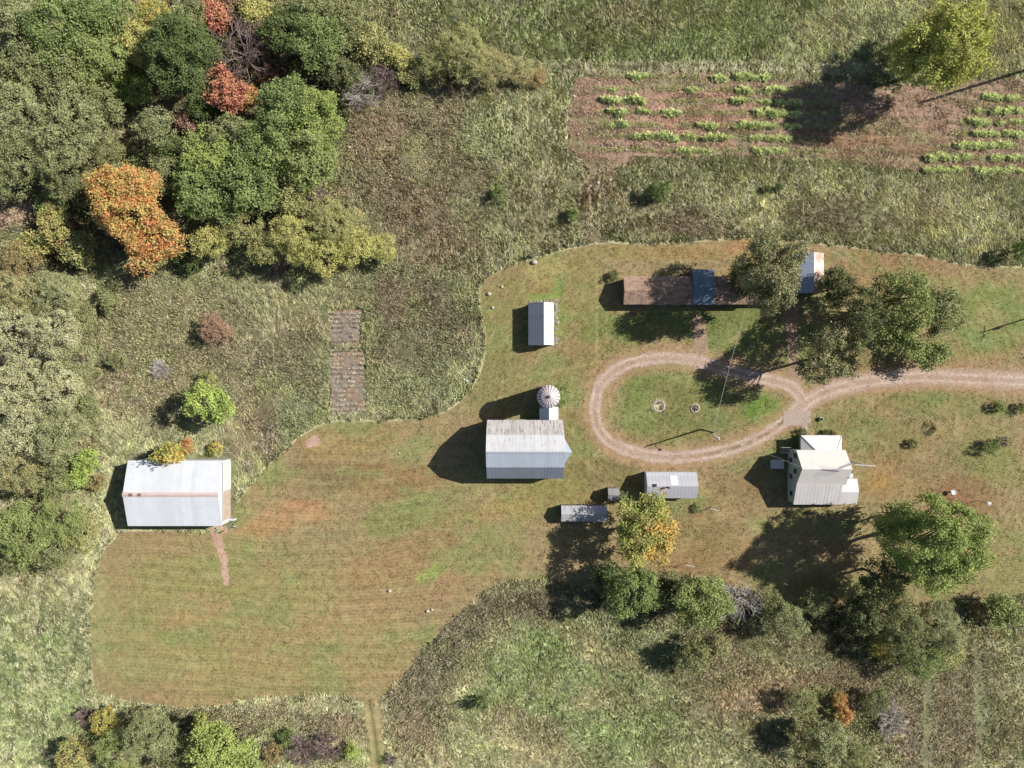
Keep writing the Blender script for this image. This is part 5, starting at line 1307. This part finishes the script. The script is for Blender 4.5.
T(573,215,6,GR,'small green bush in the meadow just above the mown edge',cat=sh,name='shrub',hk=1.3)
T(562,395,11,OKG,'rounded green bush hugging the right side of the silo',cat=sh,name='shrub',style='fine',hk=.8)
T(999,407,6.5,GR,'dark trimmed bush right of the driveway lawn, left one of two',cat=sh,name='shrub')
T(1022,408,6,GR,'dark trimmed bush cut by the right edge of the photo',cat=sh,name='shrub')
T(991,446,9,GR,'dark green bush with a bare half on the lawn at the right',cat=sh,name='shrub')
T(1003,442,7,None,'leafless grey bush joined to the dark green one on the right lawn','bare',cat=sh,bark=M_purplebark,name='shrub',hk=.8)
stg = stalkclump('ornamental_grass', None, *g(929, 428), 0, 1.2, .25, 520, '#c4bc90', (0, 0, 0), 8)
tag(stg, 'pale tan clump of dry ornamental grass on the lawn between driveway and dark bush', 'plant')
T(779,187,4,DG,'very small dark bush in the pale meadow above the long shed, right of its twin',cat=sh,name='shrub',hk=1.4)
T(767,189,3.5,DG,'very small dark bush in the pale meadow above the long shed, left of its twin',cat=sh,name='shrub',hk=1.4)
T(912,444,4.5,DG,'tiny dark bush alone on the lawn above the tall aerial',cat=sh,name='shrub')
T(1019,250,9,GR,'narrow conifer-like bush at the right edge above the east lawn',cat=sh,name='shrub',hk=2.0)
T(613,276,6,DG,'small bush at the north-west corner of the long rusty shed',cat=sh,name='shrub')
T(803,433,4.5,DG,'small dark shrub left of the house walk',cat=sh,name='shrub')
T(834,432.5,4,BN,'small brown shrub along the north porch, right one',cat=sh,name='shrub')
T(826,432.5,3.6,DG,'small dark shrub along the north porch, left one',cat=sh,name='shrub')
T(620,498,8,GG2,'grey-green shrub between the tiny outbuilding and the orange-tipped tree',cat=sh,name='shrub')
T(697,508,5,GR,'small green plant near the clothesline post',cat=sh,name='shrub',hk=.6)
# hand-placed yard trees
T(943,50,41,leaf_mat('#b4ba52','#98a456',.5),'single large yellow-green tree standing in the top right meadow',style='airy',hk=1.05)
T(930,36,22,YO,'paler yellow-olive tree against the left side of the large one in the top right',style='airy',hk=1.1)
T(769,270,34,SHG,'big spreading grey-green tree over the east end of the long rusty shed',style='airy',hk=1.4,bark=M_palebark)
T(744,280,16,DM,'smaller dark tree at the left side of the big spreading tree over the shed',hk=1.3)
T(833,288,18,DM,'dark tree just right of the white and salmon roof',hk=1.25)
T(827,359,26,SHG,'grey-green tree beside the driveway, lowest of the yard group',style='airy',hk=1.55)
T(857,316,25,DM,'dark green tree in the middle of the yard group',style='airy',hk=1.5)
T(903,299,28,OKG,'bright green tree in the right half of the yard group',style='airy',hk=1.2)
T(902,336,22,OKG,'bright green tree below the other bright one of the yard group',style='airy',hk=1.15)
T(938,311,22,GG2,'outermost pale green tree at the right side of the yard group',style='airy',hk=1.1)
T(927,352,16,OKG,'small green tree reaching down to the driveway verge',style='airy',hk=1.1)
T(645,531,32,leaf_mat('#98a250','#cfa64c',.39,(.5,-.15)),'tree with green and orange-yellow leaves beside the garage',hk=.95,rz=0)
T(632,586,25,GR,'dull green tree just below the green and orange one',hk=1.15)
T(607,580,16,DM,'dark low tree in the shade left of the dull green one',hk=.9)
T(698,600,27,OKG,'round dark-sided green tree next to the silver bare tree',hk=1.05)
T(672,592,17,DM,'shaded tree left of the round dark-sided one',hk=1.0)
T(741,602,22,None,'silvery bare tree with star-shaped branches south of the yard','bare',cat='bare tree')
T(930,546,44,leaf_mat('#9aae60','#82984f',.5),'largest tree of the yard, bright green, south-east of the farmhouse',hk=1.15)
T(893,522,17,GR,'green side crown at the left of the largest yard tree',hk=1.8)
T(884,580,22,DM,'shaded green tree under the left side of the largest yard tree',hk=1.4)
south = 'trees along the south edge of the yard'
T(790,618,20,GG,'pale grey-green tree right of the silvery bare tree',style='fine',group=south)
T(772,606,14,GG2,'small grey tree right next to the silvery bare tree',style='fine',group=south)
T(812,602,14,GG2,'small dull tree in the shade line south of the farmhouse',style='fine',group=south)
T(850,592,12,OL2,'brown-topped small tree south of the farmhouse',style='fine',group=south)
T(862,614,20,DM,'dark tree above the yellow bush on the south edge',group=south)
T(888,612,16,BN,'brownish tree left below the largest yard tree',style='fine',group=south)
T(884,647,13,YE,'yellow rounded bush in front of the dark shade',group=south,style='fine')
T(905,632,24,GG2,'grey-green tree right above the yellow bush',style='fine',group=south)
T(938,628,24,GG,'pale grey-green tree under the largest yard tree',style='fine',group=south)
T(925,660,20,GR,'green bush tree below the pale grey-green one',style='fine',group=south)
T(948,655,16,OL,'olive bush at the right of the green bush tree',style='fine',group=south)
T(1000,608,15,OKG,'green bush with a dark hollow at the right end of the south edge',group=south)
T(980,610,10,BN,'brownish bush left of the green one at the right end',group=south)
T(694,654,14,GG2,'grey-green bush casting a shadow on the south meadow',hk=1.3)
T(718,645,12,OL2,'brownish-olive bush right of the shadow-casting one',style='fine')
T(843,712,10,OB,'orange bush in the lower right thicket',style='fine',hk=1.2)
T(838,700,8,OB,'small orange bush above the other orange one',style='fine',hk=1.2)
T(832,738,22,GG,'grey-green tree in the lower right thicket under the orange bushes',style='fine')
T(855,755,18,GG2,'dull green tree at the bottom edge right of the grey-green one',style='fine')
T(893,722,16,None,'white bare sapling in the lower right thicket','bare',cat='bare tree',hk=.8)
T(874,700,13,DM,'small dark bush left of the white bare sapling',style='fine')
T(800,700,13,GG2,'low grey bush above the long shadow at the bottom right',style='fine',hk=1.1)
T(806,738,16,OL2,'brown-olive tree at the bottom edge in the lower right thicket',style='fine',hk=1.2)
# bottom left grove
bl = 'trees along the bottom edge at the left'
T(105,720,14,YE,'yellow-green bush at the top of the bottom left grove',style='fine',group=bl)
T(84,716,12,None,'bare purple bush left of the yellow-green one at the bottom left','bare',cat='bare tree',bark=M_purplebark)
T(154,734,26,GG,'grey-green tree in the bottom left grove, middle of the upper row',style='fine',group=bl)
T(118,752,20,OKG,'light green tree at the bottom edge left of the grey-green one',style='fine',group=bl)
T(74,754,17,MIX,'tan and green mottled tree at the bottom left corner of the grove',style='fine',group=bl)
T(200,719,8,YE,'small yellow bush right of the grey-green tree at the bottom',group=bl)
T(180,756,20,GG2,'dull tree at the bottom edge between grey-green and lime crowns',style='fine',group=bl)
T(222,750,30,leaf_mat('#a2b45e','#8aa050',.5),'large light green tree at the bottom edge, biggest of the bottom grove',group=bl)
T(250,762,16,OKG,'light green tree at the bottom edge right of the biggest one',group=bl)
T(287,738,9,GR,'small vivid green bush among the bare purple twigs at the bottom',group=bl)
T(302,752,16,None,'bare purple-grey tree at the bottom edge','bare',cat='bare tree',bark=M_purplebark)
T(326,748,15,None,'bare purple-grey tree right of the other at the bottom edge','bare',cat='bare tree',bark=M_purplebark)
T(352,752,9,LI,'yellow-green narrow bush beside the mown strip at the bottom',group=bl,hk=1.4)
T(272,752,12,BN,'brown bush between the biggest light green tree and the bare ones',style='fine',group=bl)
T(392,760,8,None,'small bare purple bush right of the mown strip','bare',cat='bare tree',bark=M_purplebark)
T(483,703,6,DG,'slim young conifer casting a shadow in the south meadow',cat='shrub',name='shrub',hk=2.4)
T(702,662,8,DM,'little dark bush below the shadow-casting bush of the south meadow',cat='shrub',name='shrub')

# ------------------------------------------------------------------ plants in the crop rows
M_cropA = blade_mat('crop_leaves')
def crop_mesh(seed):
    q = np.random.RandomState(seed); n = 150; V = []; C = []
    for _ in range(n):
        a = q.rand()*6.283; rr = math.sqrt(q.rand()); bx, by = .75*rr*math.cos(a), .42*rr*math.sin(a)
        b = q.rand()*6.283; l = q.uniform(.12, .4); h = q.uniform(.2, .75) * (1.1 - .6*rr); w = q.uniform(.04, .09); dx, dy = math.cos(b), math.sin(b)
        V += [(bx - dy*w, by + dx*w, h*.3), (bx + dy*w, by - dx*w, h*.3), (bx + dx*l, by + dy*l, h*.9), (bx + dx*l*.5 - dy*w, by + dy*l*.5 + dx*w, h)]
        c = np.array(lin('#b8be8c')) * q.uniform(1.7, 3.2); C += [c]*4
    return np_mesh('crop_plant', np.array(V), np.arange(len(V)).reshape(-1, 4), 4, np.array(C), mat=M_cropA)
crops = [crop_mesh(i) for i in range(6)]
ROWS = [  # y, list of x spans (left field), then right field
 ('top row of the left crop field', 'L', 76.5, [(632,647),(716,731),(736,768)]),
 ('second row of the left crop field', 'L', 89.5, [(612,616),(690,698),(741,748),(770,788)]),
 ('third row of the left crop field', 'L', 100.5, [(604,620),(628,641),(735,752),(762,764),(768,800)]),
 ('fourth row of the left crop field', 'L', 112, [(609,626),(640,650),(666,682),(758,764),(770,800)]),
 ('fifth row of the left crop field', 'L', 125, [(612,628),(700,714),(736,743),(748,764),(766,800)]),
 ('sixth row of the left crop field', 'L', 136.5, [(636,682),(686,698),(706,726),(754,764),(768,790)]),
 ('lowest row of the left crop field', 'L', 150, [(680,710),(756,764),(768,788)]),
 ('top row of the right crop field', 'R', 94, [(986,1000),(1010,1024)]),
 ('second row of the right crop field', 'R', 107, [(978,984),(990,1024)]),
 ('third row of the right crop field', 'R', 118.5, [(970,990),(1000,1024)]),
 ('fourth row of the right crop field', 'R', 130, [(978,1002),(1006,1024)]),
 ('fifth row of the right crop field', 'R', 142, [(952,980),(984,1012)]),
 ('sixth row of the right crop field', 'R', 154, [(930,950),(955,968),(996,1024)]),
 ('lowest row of the right crop field', 'R', 167, [(926,958),(975,1024)])]
rc = random.Random(9)
for lb, side, yy, spans in ROWS:
    for a, b in spans:
        x = a + rc.uniform(0, 2)
        while x <= b:
            if rc.random() > .06:
                o = bpy.data.objects.new('crop_plant', rc.choice(crops)); COL.objects.link(o)
                wx, wy = g(x, yy + rc.uniform(-1.4, 1.4) + (.01 * (x - 700)), .4)
                s = rc.uniform(.9, 1.6); o.location = (wx, wy, 0); o.scale = (s, s, s * rc.uniform(.8, 1.3)); o.rotation_euler = (0, 0, rc.uniform(-.4, .4))
                tag(o, 'bushy light green plant in the ' + lb, 'plant', 'crop plants in the ' + lb)
            x += rc.uniform(4.6, 6.6)

# ------------------------------------------------------------------ light, camera
EL = math.radians(40); SD = Vector((.955 * math.cos(EL), .297 * math.cos(EL), math.sin(EL)))
su = bpy.data.lights.new('sun', 'SUN'); su.energy = 5.0; su.angle = math.radians(.53); su.color = (1, .95, .88)
so = link(bpy.data.objects.new('sun', su)); so.rotation_euler = SD.to_track_quat('Z', 'Y').to_euler(); so.location = (60, 20, 60)
w = bpy.data.worlds.new('World'); SC.world = w; w.use_nodes = True
nt = w.node_tree; bg = nt.nodes['Background']; sky = nt.nodes.new('ShaderNodeTexSky'); sky.sky_type = 'NISHITA'; sky.sun_disc = False
sky.sun_elevation = EL; sky.sun_rotation = math.atan2(SD.x, SD.y); bg.inputs['Strength'].default_value = .06
nt.links.new(sky.outputs[0], bg.inputs[0])
cam = bpy.data.cameras.new('camera'); co = link(bpy.data.objects.new('camera', cam)); co.location = (0, 0, H); co.rotation_euler = (0, 0, 0)
cam.sensor_width = 36; cam.lens = 36 * (H / S) / 1024; cam.clip_start = 1; cam.clip_end = 20000
SC.camera = co
SC.view_settings.view_transform = 'Standard'; SC.view_settings.look = 'None'; SC.view_settings.gamma = 1
SC.view_settings.exposure = .80
SC.cycles.max_bounces = 4; SC.cycles.diffuse_bounces = 2; SC.cycles.transparent_max_bounces = 4
